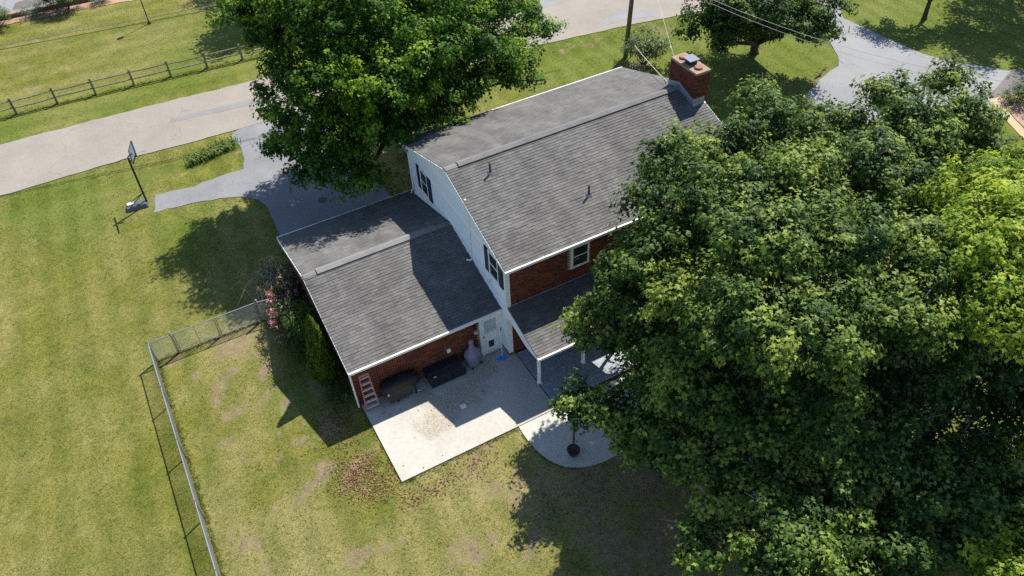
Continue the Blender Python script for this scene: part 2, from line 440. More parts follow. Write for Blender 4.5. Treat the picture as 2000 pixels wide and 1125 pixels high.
# ------------------------------------------------------------------ ground
ROAD_N = [(-60, 25.4), (-19, 25.02), (-11.75, 24.85), (-6.4, 24.45), (5, 23.9), (16, 23.35), (22, 22.5), (28.2, 21.3), (36, 19.3), (60, 12.5)]
ROAD_F = [(60, 18.5), (38, 24.6), (28, 27.2), (20.4, 28.25), (18, 28.3), (5, 29.2), (-2.8, 29.65), (-6.3, 29.95), (-12.7, 30.35), (-18.6, 30.65), (-60, 31.6)]
ROAD = ragged(ROAD_N + ROAD_F, 0.5, 0.05, 3)
DRIVE = ragged([(-4.0, 25.2), (-5.0, 24.6), (-5.9, 24.2), (-6.35, 23.7), (-5.95, 22.5), (-6.1, 21.1), (-6.4, 20.15), (-7.4, 20.2), (-8.8, 20.15), (-9.3, 19.95), (-10.2, 20.2), (-11.35, 20.4),
         (-11.75, 18.8), (-9.6, 18.5), (-8.3, 18.15), (-7.3, 17.7), (-6.5, 16.9), (-6.25, 15.6), (-6.3, 14.9), (-6.35, 13.5), (-6.5, 9.8), (0.0, 9.8), (-0.2, 16), (-0.6, 21), (0.4, 24.6), (-1, 25.2)], 0.35, 0.05, 5)
NDRIVE = ragged([(37, 20.2), (34.8, 18.2), (33.2, 16.6), (32.35, 14.25), (31.05, 12.1), (30.75, 11.5), (29.9, 10.6), (28.9, 10.4), (27.7, 10.0), (25.5, 9.0), (25, 5.5), (30, 3.0), (33.2, 1.2), (33.8, 1.3), (34.6, 3.1),
          (38.2, 4.45), (36.8, 6.4), (35.45, 8.9), (35.1, 12.4), (34.9, 15.2), (36.4, 17.3), (40, 18.6)], 0.5, 0.04, 6)
PATIO = [(-6.67, 0.78), (-6.66, -3.46), (-1.53, -3.47), (0.24, -3.46), (0.24, 0.02), (-0.0, 0.02), (-0.0, 0.78)]
SLAB2 = [(4.0, -3.48), (-1.53, -3.49)] + smooth_poly([(-1.55, -3.9), (-1.53, -4.39), (-1.39, -5.16), (-1.08, -5.8), (-0.63, -6.22), (-0.09, -6.46), (0.55, -6.58), (1.42, -6.55), (2.4, -6.35), (4.0, -5.6)])
LOT = [(-60, 49.7), (-17.3, 49.35), (-12.0, 49.05), (-6, 48.6), (4, 48), (4, 75), (-60, 75)]
HOUSEP = [(-6.8, 0.7), (0, 0.7), (0, -3.4), (5, -3.4), (5, 0), (12.6, 0), (12.6, 9.6), (-6.8, 9.8)]

SOIL = [(-10.5, 6.9, 1.1), (-11.6, 4.7, 0.5), (-11.1, 3.1, 0.5), (-9.4, 3.8, 0.5), (-13.1, 7.6, 0.8), (-9.4, -1.7, 0.55), (-12.5, -3.1, 0.6), (-11.3, -2.3, 0.5), (-9.2, -5.5, 0.7), (-10.6, -3.9, 0.4),
        (-11.2, 0.5, 0.5), (-4.0, -4.4, 0.7), (-3.9, -5.4, 0.5), (-5.8, -7.0, 0.7), (-3.3, -6.2, 0.5), (-2.3, -5.3, 0.5), (-2.0, -6.2, 1.2), (-1.2, -8.6, 1.2), (-0.6, -6.9, 1.4), (1.4, -7.8, 1.5),
        (0.7, -10.4, 2), (-1.5, -10.2, 1.5), (-3.0, -7.5, 0.6), (-8.1, -2.0, 0.8), (-7.2, -1.2, 0.6), (17.5, 22.2, 0.7), (16.2, 22.4, 0.4), (19.0, 22.5, 0.6), (12.1, 19.9, 0.5), (13.0, 18.7, 0.6),
        (-6.0, 21.7, 0.4), (-6.5, 19.6, 0.4), (-11.6, 19.8, 0.4), (23.8, 21.1, 0.7), (19.1, 17.8, 1.0), (-8.3, 0.6, 0.8), (-2.1, -3.3, 0.5), (27.6, 9.8, .7), (-7.6, 6.5, 1.0), (-7.5, 3, .9), (-7.4, 9.3, .8)]
_g = random.Random(5)
SOIL = [(a, b_, r * 0.8) for a, b_, r in SOIL] + [(_g.uniform(-13.2, -2), _g.uniform(-9, 6), _g.uniform(.12, .38)) for _ in range(60)]
SOIL += [(_g.uniform(-26, -14.5), _g.uniform(-4, 20), _g.uniform(.1, .3)) for _ in range(25)] + [(_g.uniform(-22, 0), _g.uniform(35, 47), _g.uniform(.1, .35)) for _ in range(22)]
LUSH = [(-4.4, 35.1, 5), (-10.1, 16.5, 2), (-15.2, 22.8, 4), (-9.1, 3.3, 1.0), (25.1, 20.8, 4), (29.3, 11.7, 3), (-12, 31.8, 3), (-18, 32.2, 3), (20, 20.5, 2.5), (12, 21, 3), (38, 12, 5)]

def road_near(x):
    xs = [p[0] for p in ROAD_N]; ys = [p[1] for p in ROAD_N]
    return np.interp(x, xs, ys)

def vnoise(x, y, s, seed):
    r_ = np.random.default_rng(seed); g = r_.random((64, 64))
    u = x / s; v = y / s; i = np.floor(u).astype(int); j = np.floor(v).astype(int); fu = u - i; fv = v - j
    fu = fu * fu * (3 - 2 * fu); fv = fv * fv * (3 - 2 * fv)
    G = lambda a, b_: g[a % 64, b_ % 64]
    return (G(i, j) * (1 - fu) + G(i + 1, j) * fu) * (1 - fv) + (G(i, j + 1) * (1 - fu) + G(i + 1, j + 1) * fu) * fv

def ground_z(x, y):
    z = 0.012 * (vnoise(x, y, 1.1, 1) - 0.5) + 0.016 * (vnoise(x, y, 4.0, 2) - 0.5)
    d = road_near(x) - y
    ditch = np.exp(-((d - 1.9) / 0.85) ** 2)
    gate = np.clip((np.abs(x + 3.2) - 3.9) / 2.0, 0, 1) * np.clip((31 - x) / 3, 0, 1)
    lily = 1 - 0.7 * np.exp(-((x + 7.6) / 1.6) ** 2)
    return z - 0.26 * ditch * gate * lily - 0.012

def soil_at(x, y):
    s = np.zeros_like(x)
    wx = x + 1.1 * (vnoise(x, y, 0.8, 21) - .5); wy = y + 1.1 * (vnoise(x, y, 0.8, 22) - .5)
    for (a, b_, r) in SOIL:
        s = np.maximum(s, 0.78 * np.exp(-(((wx - a) ** 2 + (wy - b_) ** 2) / (r * r * 1.3)) * 0.8))
    under = np.exp(-(((x - 7) / 9.5) ** 4 + ((y + 10) / 5.5) ** 4)) * 0.62
    return np.maximum(s, under)

fx = np.concatenate([[-400, -250, -150, -90, -60, -42, -33, -29], np.arange(-26, 50, 0.36), [53, 58, 66, 80, 110, 170, 270, 420]])
fy = np.concatenate([[-400, -250, -150, -90, -60, -42, -32, -26, -22], np.arange(-19, 60, 0.36), [63, 70, 82, 110, 170, 270, 420]])
X, Y = np.meshgrid(fx, fy, indexing='ij'); x = X.ravel(); y = Y.ravel()
V = np.stack([x, y, ground_z(x, y)], 1)
nx, ny = len(fx), len(fy)
I = (np.arange(nx - 1)[:, None] * ny + np.arange(ny - 1)[None, :]).ravel()
Q = np.stack([I, I + ny, I + ny + 1, I + 1], 1)
me = fast_mesh('lawn', V, Q.ravel(), np.full(len(Q), 4))
me.polygons.foreach_set('use_smooth', np.ones(len(Q), bool))
def pattr(me, name, vals, dom='POINT'):
    a = me.attributes.new(name, 'FLOAT', dom); a.data.foreach_set('value', np.asarray(vals, np.float32))
so_ = soil_at(x, y)
pattr(me, 'soil', so_)
lush = np.zeros_like(x)
for (a, b_, r) in LUSH: lush = np.maximum(lush, np.exp(-((x - a) ** 2 + (y - b_) ** 2) / (r * r)) * (0.4 + 0.9 * vnoise(x, y, 2.2, 9)))
dd = road_near(x) - y
lush = np.maximum(lush, 0.9 * np.exp(-((dd - 1.9) / 0.7) ** 2) * (x < 31))
lush = np.maximum(lush, 0.5 * ((y > 30.8) & (y < 34.0)))
lush = np.maximum(lush, 0.75 * ((x > 12) & (y < 34)))
pattr(me, 'lush', np.clip(lush, 0, 1))
dry = np.clip(vnoise(x, y, 1.3, 5) * 1.0 + vnoise(x, y, 3.6, 6) * 0.8 - 0.5, 0, 1) * np.where((x > -13.7) & (y < 7.8) & (x < 4), 1.0, 0.55)
pattr(me, 'dry', dry)
lit = np.exp(-(((x - 7) / 7.5) ** 4 + ((y + 11) / 6.5) ** 4)) * 0.45
pattr(me, 'litter', lit)
struct('lawn', link('lawn', me, 'grass'))

sheet('road', ROAD, 0.024, 'road')
sheet('driveway', DRIVE, 0.014, 'asphalt')
sheet('neighbour_driveway', NDRIVE, 0.018, 'asphalt_pale')
sheet('parking_lot', LOT, 0.02, 'asphalt_pale')
sheet('far_driveway', ragged([(18.2, 28.1), (19.6, 28.15), (23, 27.9), (25, 30), (30, 40), (25, 42), (20.5, 31.5), (18.4, 29)], 0.5, 0.04, 8), 0.028, 'asphalt_pale')
sheet('brown_asphalt', [(34.55, 3.12), (38.25, 4.5), (60, -2), (60, -12), (42, -4)], 0.010, 'asphalt_brown')
sheet('road_patch', ragged([(-9.1, 27.45), (-3.6, 26.6), (1, 26.2), (1, 26.7), (-3.4, 27.35), (-8.9, 27.95)], 0.3, 0.02, 4), 0.029, 'asphalt_patch')
sheet('road_patch', ragged([(20.6, 23.4), (22.6, 23.2), (24.2, 22.6), (24.6, 23.6), (22.8, 24.6), (20.6, 24.1)], 0.3, 0.06, 4), 0.029, 'asphalt_pale')
sheet('mulch_bed', ragged([(-60, 48.7), (-17.2, 48.2), (-13, 47.75), (-8.4, 47.2), (-4, 46.6), (-4, 48.2), (-12, 48.95), (-17.3, 49.3), (-60, 49.8)], 0.4, 0.06, 9), 0.016, 'mulch')
sheet('garden_path', smooth_poly([(34.4, 3.0), (33.6, 1.5), (33.0, 0.3), (32.5, -1.0), (32.2, -3)]) + smooth_poly([(32.9, -3), (33.1, -0.9), (33.55, 0.2), (34.1, 1.35), (35.0, 2.8)]), 0.022, 'path_beige')
sheet('mulch_bed', ragged([(0.1, 9.45), (0.1, 11.6), (3, 12.2), (7, 11.8), (12, 11.6), (12.4, 9.45)], 0.4, 0.08, 12), 0.006, 'soil_dark')  # dark sheet for mulch; the tree's shade is put into its colour too
sheet('mulch_bed', ragged([(35.1, 2.85), (34.2, 1.35), (33.65, 0.2), (33.2, -1.0), (33, -4), (40, -6), (44, -2), (39, 1.8)], 0.4, 0.06, 10), 0.017, 'mulch')
sheet('dark_lot_patch', ragged([(-16.3, 50.6), (-14.8, 50.3), (-13.6, 50.5), (-13.2, 51.3), (-14.5, 52.2), (-16.0, 52.0)], 0.3, 0.1, 2), 0.024, 'asphalt_brown')  # irregular darker patch on the parking lot
o = MB().prism(PATIO, -0.08, 0.055).build('patio', 'concrete'); struct('patio', o)
o = MB().prism(SLAB2, -0.10, 0.03).build('curved_patio', 'concrete_new'); struct('curved_patio', o)
# driveway drain cover and mark
tag(MB().lathe((-3.45, 14.98, 0.015), [(0.24, 0), (0.24, 0.012), (0.2, 0.016)], 16).build('drain_cover', 'lamp_black'), 'round dark drain cover set in the shaded driveway', 'drain cover')

# grass blades over the lawn
def scatter_grass():
    P = []
    for (x0, x1, y0, y1, n) in ((-22, 6, -13, 25.2, 52000), (-24, 4, 29.5, 49, 16000), (6, 34, 9, 24, 11000), (33, 48, 4, 18, 5000)):
        P.append(np.stack([rng.uniform(x0, x1, n), rng.uniform(y0, y1, n)], 1))
    P = np.concatenate(P)
    keep = np.ones(len(P), bool)
    for poly in (ROAD, DRIVE, NDRIVE, PATIO, SLAB2, HOUSEP, LOT): keep &= ~inpoly(P, poly)
    keep &= (soil_at(P[:, 0], P[:, 1]) < 0.3 + 0.3 * rng.random(len(P)))
    P = P[keep]
    n = len(P); nb = 3
    base = np.repeat(P, nb, 0) + rng.normal(0, 0.035, (n * nb, 2))
    z = ground_z(base[:, 0], base[:, 1])
    a = rng.uniform(0, 2 * np.pi, n * nb); h = rng.uniform(0.02, 0.05, n * nb); w = rng.uniform(0.008, 0.018, n * nb)
    lean = rng.normal(0, 0.06, (n * nb, 2))
    ux = np.cos(a) * w; uy = np.sin(a) * w
    V = np.zeros((n * nb, 3, 3))
    V[:, 0] = np.stack([base[:, 0] - ux, base[:, 1] - uy, z - 0.005], 1)
    V[:, 1] = np.stack([base[:, 0] + ux, base[:, 1] + uy, z - 0.005], 1)
    V[:, 2] = np.stack([base[:, 0] + lean[:, 0], base[:, 1] + lean[:, 1], z + h], 1)
    me = fast_mesh('grass_blades', V.reshape(-1, 3), np.arange(n * nb * 3), np.full(n * nb, 3))
    o = link('grass_blades', me, 'grass')
    tag(o, 'short mown grass blades covering the sunny lawn', 'grass', kind='stuff')
scatter_grass()

def edge_grass():
    P = []
    def along(pts, n, spread):
        pts = np.array(pts, float); seg = np.linalg.norm(np.diff(pts, axis=0), axis=1); c = np.concatenate([[0], np.cumsum(seg)])
        t_ = rng.uniform(0, c[-1], n); q = np.stack([np.interp(t_, c, pts[:, 0]), np.interp(t_, c, pts[:, 1])], 1)
        P.append(q + rng.normal(0, spread, (n, 2)))
    along([(-13.7, 7.8), (-13.7, -12)], 2600, 0.07); along([(-13.7, 7.8), (-8.8, 7.8)], 500, 0.06)
    along([(-6.72, 0.6), (-6.72, -3.52), (-1.6, -3.52)], 500, 0.04); along(SLAB2[2:30], 250, 0.04)
    along([(a, b_) for a, b_ in zip((-24, -17.4, -10, -5, 4), (34.2, 33.95, 33.5, 33.1, 32.3))], 1600, 0.10)
    P = np.concatenate(P); P = P[rng.random(len(P)) < 0.6]; n = len(P); nb = 4
    base = np.repeat(P, nb, 0) + rng.normal(0, 0.03, (n * nb, 2)); z = ground_z(base[:, 0], base[:, 1])
    a = rng.uniform(0, 2 * np.pi, n * nb); h = rng.uniform(0.025, 0.075, n * nb); w = rng.uniform(0.010, 0.022, n * nb); lean = rng.normal(0, 0.055, (n * nb, 2))
    V = np.zeros((n * nb, 3, 3))
    V[:, 0] = np.stack([base[:, 0] - np.cos(a) * w, base[:, 1] - np.sin(a) * w, z - 0.005], 1)
    V[:, 1] = np.stack([base[:, 0] + np.cos(a) * w, base[:, 1] + np.sin(a) * w, z - 0.005], 1)
    V[:, 2] = np.stack([base[:, 0] + lean[:, 0], base[:, 1] + lean[:, 1], z + h], 1)
    o = link('edge_grass', fast_mesh('edge_grass', V.reshape(-1, 3), np.arange(n * nb * 3), np.full(n * nb, 3)), 'grass')
    tag(o, 'longer uncut grass along fence lines and paving edges', 'grass', kind='stuff')
edge_grass()

# fallen leaves on lawn and patio edge
def flat_leaves(name, label, spots, mname, z=0.01, size=(0.05, 0.10)):
    P = []
    for (cx, cy, sx, sy, n) in spots: P.append(np.stack([rng.normal(cx, sx, n), rng.normal(cy, sy, n)], 1))
    P = np.concatenate(P); n = len(P)
    c = np.concatenate([P, ground_z(P[:, 0], P[:, 1])[:, None] + z + rng.uniform(0, 0.03, (n, 1))], 1)
    on = inpoly(P, PATIO) | inpoly(P, SLAB2)
    if name == 'fallen_leaves':
        keep = ~on | (rng.random(n) < 0.10); P = P[keep]; c = c[keep]; on = on[keep]; n = len(P)
    c[on, 2] = 0.062 + rng.uniform(0, 0.01, on.sum())
    me = leaf_mesh(name, c, rng.normal(0, 0.35, (n, 3)) + np.array((0, 0, 1)), rng.uniform(*size, n), rng.random(n))
    o = link(name, me, mname)
    return tag(o, label, 'leaves', kind='stuff')

LEAF = np.array([(0, 0, 0), (0.45, 0.32, 0.06), (0.17, 0.52, 0.0), (0, 1.0, -0.10), (-0.17, 0.52, 0.0), (-0.45, 0.32, 0.06)])
NARROW = np.array([(0, 0, 0), (0.13, 0.3, 0.02), (0.12, 0.7, -0.02), (0, 1.0, -0.12), (-0.12, 0.7, -0.02), (-0.13, 0.3, 0.02)])
def leaf_mesh(name, C, Nrm, S, tint, shape=LEAF, tipdir=None):
    n = len(C)
    nn = Nrm / (np.linalg.norm(Nrm, axis=1, keepdims=True) + 1e-9)
    tip = rng.normal(0, 1, (n, 3)) if tipdir is None else tipdir + rng.normal(0, 0.45, (n, 3))
    tip -= nn * np.sum(tip * nn, 1, keepdims=True); tip /= np.linalg.norm(tip, axis=1, keepdims=True) + 1e-9
    sd = np.cross(tip, nn)
    L = shape
    V = C[:, None, :] + S[:, None, None] * (L[None, :, 0:1] * sd[:, None] + (L[None, :, 1:2] - 0.4) * tip[:, None] + L[None, :, 2:3] * nn[:, None])
    k = len(L)
    me = fast_mesh(name, V.reshape(-1, 3), np.arange(n * k), np.full(n, k))
    pattr(me, 'tint', np.clip(tint, 0, 1), 'FACE')
    return me
flat_leaves('fallen_leaves', 'brown fallen leaves scattered on the lawn beside the concrete patio',
            [(-8.0, -2.2, 0.55, 0.5, 900), (-7.6, -3.3, 0.6, 0.4, 380), (-7.9, 0.6, 0.4, 0.9, 600), (-6.0, -4.3, 0.7, 0.3, 260), (-4, -4.1, 0.8, 0.4, 220), (-1, -7.2, 1.6, 0.8, 380), (1, -9.5, 2.5, 2, 500), (-9, -1, 1.6, 1.5, 130)], 'leaf_brown')
flat_leaves('patio_debris', 'dry leaf crumbs swept up before the white back door',
            [(-0.75, 0.62, 0.22, 0.14, 90), (-1.2, 0.2, 0.4, 0.3, 40), (-3, -1.0, 1.2, 0.5, 40), (-5.9, 0.1, .3, .2, 20)], 'leaf_brown', size=(0.03, 0.07))

# ------------------------------------------------------------------ the house
house = thing('house', 'two-storey red brick and white siding house with low garage wing and grey shingle roof', 'house')
XR, XL = 12.5, -0.147
E0, HE, YR, HR, E1 = -0.342, 5.35, 4.844, 7.08, 10.247           # main roof: rear eave y, eave z, ridge y, ridge z, front eave y
GX, GE0, GHE, GYR, GHR, GE1 = -6.87, 0.456, 2.52, 5.27, 3.88, 10.03
WF = 9.40
GW = 0.78                                                          # garage rear wall plane
def main_z(y): return HE + (y - E0) * (HR - HE) / (YR - E0) if y < YR else HR - (y - YR) * (HR - HE) / (E1 - YR)
def gar_z(y): return GHE + (y - GE0) * (GHR - GHE) / (GYR - GE0) if y < GYR else GHR - (y - GYR) * (GHR - GHE) / (GE1 - GYR)

def gable_core(x0, x1, y0, y1, zf, m, name):
    ys = [y0, (YR if m else GYR), y1]
    prof = [(y0, -0.15), (y1, -0.15), (y1, zf(y1) - 0.10), (ys[1], zf(ys[1]) - 0.10), (y0, zf(y0) - 0.10)]
    vs = [(x0, a, b) for a, b in prof] + [(x1, a, b) for a, b in prof]
    return MB().add(vs, [(0, 1, 2, 3, 4), (9, 8, 7, 6, 5)] + [(i, i + 5, (i + 1) % 5 + 5, (i + 1) % 5) for i in range(5)]).build(name, 'mortar', house)
wall_main = gable_core(0.03, 12.35, 0.03, WF, main_z, True, 'wall')
wall_gar = gable_core(-6.72, 0.02, GW, 9.7, gar_z, False, 'garage_wall')

# bricks as real blocks proud of the mortar, joined (a course is about three pixels high)
def bricks(name, parent, O, u, n, L, zfun, z0=0.0, holes=()):
    """O origin, u along the wall, n outward; zfun(s) top height"""
    O = np.array(O, float); u = np.array(u, float); n = np.array(n, float)
    cs = []; zz = z0; row = 0
    while zz < 9:
        s = -0.105 * (row % 2) ; any_ = False
        while s < L:
            a, b_ = max(0, s), min(L, s + 0.2)
            if b_ - a > 0.03:
                top = min(zfun(a), zfun(b_))
                if zz + 0.065 < top:
                    any_ = True
                    if not any(a < h[1] and b_ > h[0] and zz < h[3] and zz + 0.065 > h[2] for h in holes):
                        cs.append((a, b_, zz))
            s += 0.21
        if not any_ and zz > 0.3: break
        zz += 0.075; row += 1
    cs = np.array(cs); k = len(cs)
    pr = rng.uniform(0.009, 0.015, k)
    V = np.zeros((k, 8, 3))
    for i, (e, zt, out) in enumerate(((0, 0, 0), (1, 0, 0), (1, 1, 0), (0, 1, 0), (0, 0, 1), (1, 0, 1), (1, 1, 1), (0, 1, 1))):
        s = cs[:, 1] if e else cs[:, 0]; z = cs[:, 2] + 0.065 * zt
        V[:, i] = O + s[:, None] * u + np.array((0, 0, 1)) * z[:, None] + n * ((pr * out)[:, None] - 0.002)
    fq = np.array([(4, 5, 6, 7), (0, 1, 5, 4), (1, 2, 6, 5), (2, 3, 7, 6), (3, 0, 4, 7)])
    fl = (np.arange(k)[:, None, None] * 8 + fq[None]).reshape(-1)
    me = fast_mesh(name, V.reshape(-1, 3), fl, np.full(k * 5, 4))
    pattr(me, 'tint', np.repeat(np.clip(rng.normal(0.5, 0.28, k), 0, 1), 5), 'FACE')
    o = link(name, me, 'brick', parent); o['kind'] = 'stuff'
    return o
bricks('bricks', wall_main, (0.16, 0.03, 0), (1, 0, 0), (0, -1, 0), 12.19, lambda s: HE - 0.1, holes=[(2.9, 3.76, 3.72, 5.0), (0.9, 2.9, 0, 2.2)])
bricks('bricks', wall_main, (12.35, 0.03, 0), (0, 1, 0), (1, 0, 0), WF - 0.03, lambda s: main_z(s + 0.03) - 0.12)
bricks('bricks', wall_main, (0.16, WF, 0), (1, 0, 0), (0, 1, 0), 12.19, lambda s: HE - 0.05)
bricks('bricks', wall_gar, (-6.72, GW, 0), (1, 0, 0), (0, -1, 0), 6.72, lambda s: 2.48, holes=[(5.66, 6.66, 0, 2.2)])
bricks('bricks', wall_gar, (-6.72, GW, 0), (0, 1, 0), (-1, 0, 0), 9.7 - GW, lambda s: gar_z(s + GW) - 0.12)
# foundation course under the siding
fd = B((-0.035, -0.012, -0.1), (0.16, 0.76, 0.20)).build('foundation', 'edging_brick', house)

# white lap siding on the gable wall, one board per course
def roof_span(z, zf, y0, y1, peak):
    """y range where the roof underside is above z"""
    a, b_ = y0, y1
    if zf(y0) - 0.09 < z:
        lo, hi = y0, peak
        for _ in range(40):
            mid = (lo + hi) / 2
            if zf(mid) - 0.09 < z: lo = mid
            else: hi = mid
        a = hi
    if zf(y1) - 0.09 < z:
        lo, hi = peak, y1
        for _ in range(40):
            mid = (lo + hi) / 2
            if zf(mid) - 0.09 < z: hi = mid
            else: lo = mid
        b_ = lo
    return a, b_
sid = thing_sid = MB().box((0.0, 0.12, 0.2), (0.028, WF - 0.1, 5.0)).build('siding', 'siding_white', house)
zz = 0.2
while zz < HR - 0.2:
    z1 = zz + 0.115
    a0, b0 = roof_span(zz, main_z, 0.10, WF - 0.08, YR)
    a1, b1 = roof_span(z1, main_z, 0.10, WF - 0.08, YR)
    if a1 >= b1: break
    t0, t1 = -0.040, -0.008
    MB().add([(t0, a0, zz), (t0, b0, zz), (t1, b1, z1), (t1, a1, z1), (0.03, a0, zz), (0.03, b0, zz), (0.03, b1, z1), (0.03, a1, z1)],
             [(0, 3, 2, 1), (0, 1, 5, 4), (1, 2, 6, 5), (2, 3, 7, 6), (3, 0, 4, 7)]).build('siding_board', 'siding_white', sid)
    zz = z1
for (ya, yb) in ((-0.005, 0.105), (WF - 0.09, WF + 0.02)):
    B((-0.05, ya, 0.2), (0.16, yb, main_z(ya) - 0.11)).build('corner_board', 'white_paint', house)

# roofs: decking slab, white rake boards, shingle tabs
def roof_slope(name, O, u, v, Lu, Lv, parent):
    """O lower-left corner on the top plane; u along eave, v up the slope (unit)"""
    O, u, v = (np.array(a, float) for a in (O, u, v)); n = np.cross(u, v)
    vs = []
    for h in (-0.075, -0.004):
        for a, b_ in ((0, 0), (Lu, 0), (Lu, Lv), (0, Lv)): vs.append(O + u * a + v * b_ + n * h)
    slab = MB().add(vs, [(0, 3, 2, 1), (4, 5, 6, 7), (0, 1, 5, 4), (1, 2, 6, 5), (2, 3, 7, 6), (3, 0, 4, 7)]).build(name, 'shingle_piece', parent)
    rows = int(Lv / 0.143) + 1; out = []
    for r_ in range(rows):
        v0 = r_ * 0.143 - 0.012; v1 = min(v0 + 0.165, Lv)
        if v1 - v0 < 0.02: continue
        s = -0.1525 * (r_ % 2) - 0.06 * ((r_ * 7) % 3) / 3 - 0.02
        while s < Lu:
            a, b_ = max(0.0, s), min(Lu, s + 0.3)
            if b_ - a > 0.02: out.append((a, b_, v0, v1, (b_ - a) > 0.299 and (v1 - v0) > 0.164))
            s += 0.305
    return slab, O, u, v, n, out
TAB = bpy.data.meshes.new('shingle')
T0, T1 = 0.027, 0.006
TAB.from_pydata([(0, 0, 0), (0.3, 0, 0), (0.3, 0.165, 0), (0, 0.165, 0), (0, 0, T0), (0.3, 0, T0), (0.3, 0.165, T1), (0, 0.165, T1)], [],
                [(4, 5, 6, 7), (0, 1, 5, 4), (1, 2, 6, 5), (2, 3, 7, 6), (3, 0, 4, 7)]); TAB.update()
TAB.materials.append(MATS['shingle_piece'])
slopes = []
def slope2(name, x0, x1, ya, za, yb, zb):
    L = math.hypot(yb - ya, zb - za); v = (0, (yb - ya) / L, (zb - za) / L)
    if yb > ya: slopes.append(roof_slope(name, (x0, ya, za), (1, 0, 0), v, x1 - x0, L, house))
    else: slopes.append(roof_slope(name, (x1, ya, za), (-1, 0, 0), v, x1 - x0, L, house))
slope2('roof', XL, XR, E0 + 0.07, main_z(E0 + 0.07), YR, HR)
slope2('roof', XL, XR, E1 - 0.05, main_z(E1 - 0.05), YR, HR)
slope2('garage_roof', GX, -0.03, GE0 + 0.07, gar_z(GE0 + 0.07), GYR, GHR)
slope2('garage_roof', GX, -0.03, GE1 - 0.05, gar_z(GE1 - 0.05), GYR, GHR)
PX0, PX1, PY, PZ, PT = 0.0, 4.4, -2.55, 2.30, 3.0                  # porch roof; unseen right end lengthened to keep sun off the deck
slope2('porch_roof', PX0, PX1, PY + 0.06, PZ + 0.02, 0.0, PT)
cand = []
for si, (slab, O, u, v, n, tabs) in enumerate(slopes):
    if si in (0, 2, 4):
        for ti, tb in enumerate(tabs):
            if tb[4]:
                c = O + u * (tb[0] + 0.15) + v * (tb[2] + 0.07)
                if si == 4 and c[0] > 2.0: continue
                cand.append((np.linalg.norm(c - CAM), si, ti))
cand.sort(); chosen = set((s, i) for _, s, i in cand[:300])
for si, (slab, O, u, v, n, tabs) in enumerate(slopes):
    V = []; tint = []
    for ti, (a, b_, v0, v1, full) in enumerate(tabs):
        lift = float(rng.uniform(0, 0.003) + (rng.random() < 0.22) * rng.uniform(0.002, 0.010))
        if (si, ti) in chosen:
            o = bpy.data.objects.new('shingle', TAB); COL.objects.link(o); o.parent = slab
            p = O + u * a + v * v0 + n * (-0.003 + lift)
            o.matrix_local = Matrix([[u[0], v[0], n[0], p[0]], [u[1], v[1], n[1], p[1]], [u[2], v[2], n[2], p[2]], [0, 0, 0, 1]])
            continue
        t0, t1 = T0 + lift - 0.003, T1 + lift - 0.003
        for q in ((a, v0, -0.003), (b_, v0, -0.003), (b_, v1, -0.003), (a, v1, -0.003), (a, v0, t0), (b_, v0, t0), (b_, v1, t1), (a, v1, t1)):
            V.append(O + u * q[0] + v * q[1] + n * q[2])
        tint.append(np.clip(rng.normal(0.5, 0.25), 0, 1))
    k = len(tint)
    fq = np.array([(4, 5, 6, 7), (0, 1, 5, 4), (1, 2, 6, 5), (2, 3, 7, 6), (3, 0, 4, 7)])
    me = fast_mesh('shingle_field', np.array(V), (np.arange(k)[:, None, None] * 8 + fq[None]).reshape(-1), np.full(k * 5, 4))
    pattr(me, 'tint', np.repeat(tint, 5), 'FACE')
    o = link('shingle_field', me, 'shingle', slab); o['kind'] = 'stuff'

# ridge caps and raised ridge vents
def ridge(x0, x1, yr, zr, s0, s1, w, h, name):
    vs = []
    for x in (x0, x1):
        vs += [(x, yr - w, zr - w * s0 + h), (x, yr, zr + h + 0.012), (x, yr + w, zr - w * s1 + h), (x, yr + w, zr - w * s1 + 0.004), (x, yr, zr - 0.01), (x, yr - w, zr - w * s0 + 0.004)]
    MB().add(vs, [(0, 1, 7, 6), (1, 2, 8, 7), (2, 3, 9, 8), (3, 4, 10, 9), (4, 5, 11, 10), (5, 0, 6, 11), (5, 4, 3, 2, 1, 0), (6, 7, 8, 9, 10, 11)]).build(name, 'ridge_cap', house)
ms = (HR - HE) / (YR - E0); ms1 = (HR - HE) / (E1 - YR); gs = (GHR - GHE) / (GYR - GE0); gs1 = (GHR - GHE) / (GE1 - GYR)
ridge(XL, XR, YR, HR, ms, ms1, 0.14, 0.035, 'ridge_cap'); ridge(XL + 0.6, 11.5, YR, HR + 0.03, ms, ms1, 0.18, 0.06, 'ridge_vent')
ridge(GX, -0.02, GYR, GHR, gs, gs1, 0.14, 0.035, 'ridge_cap'); ridge(GX + 0.6, -0.75, GYR, GHR + 0.03, gs, gs1, 0.18, 0.06, 'ridge_vent')

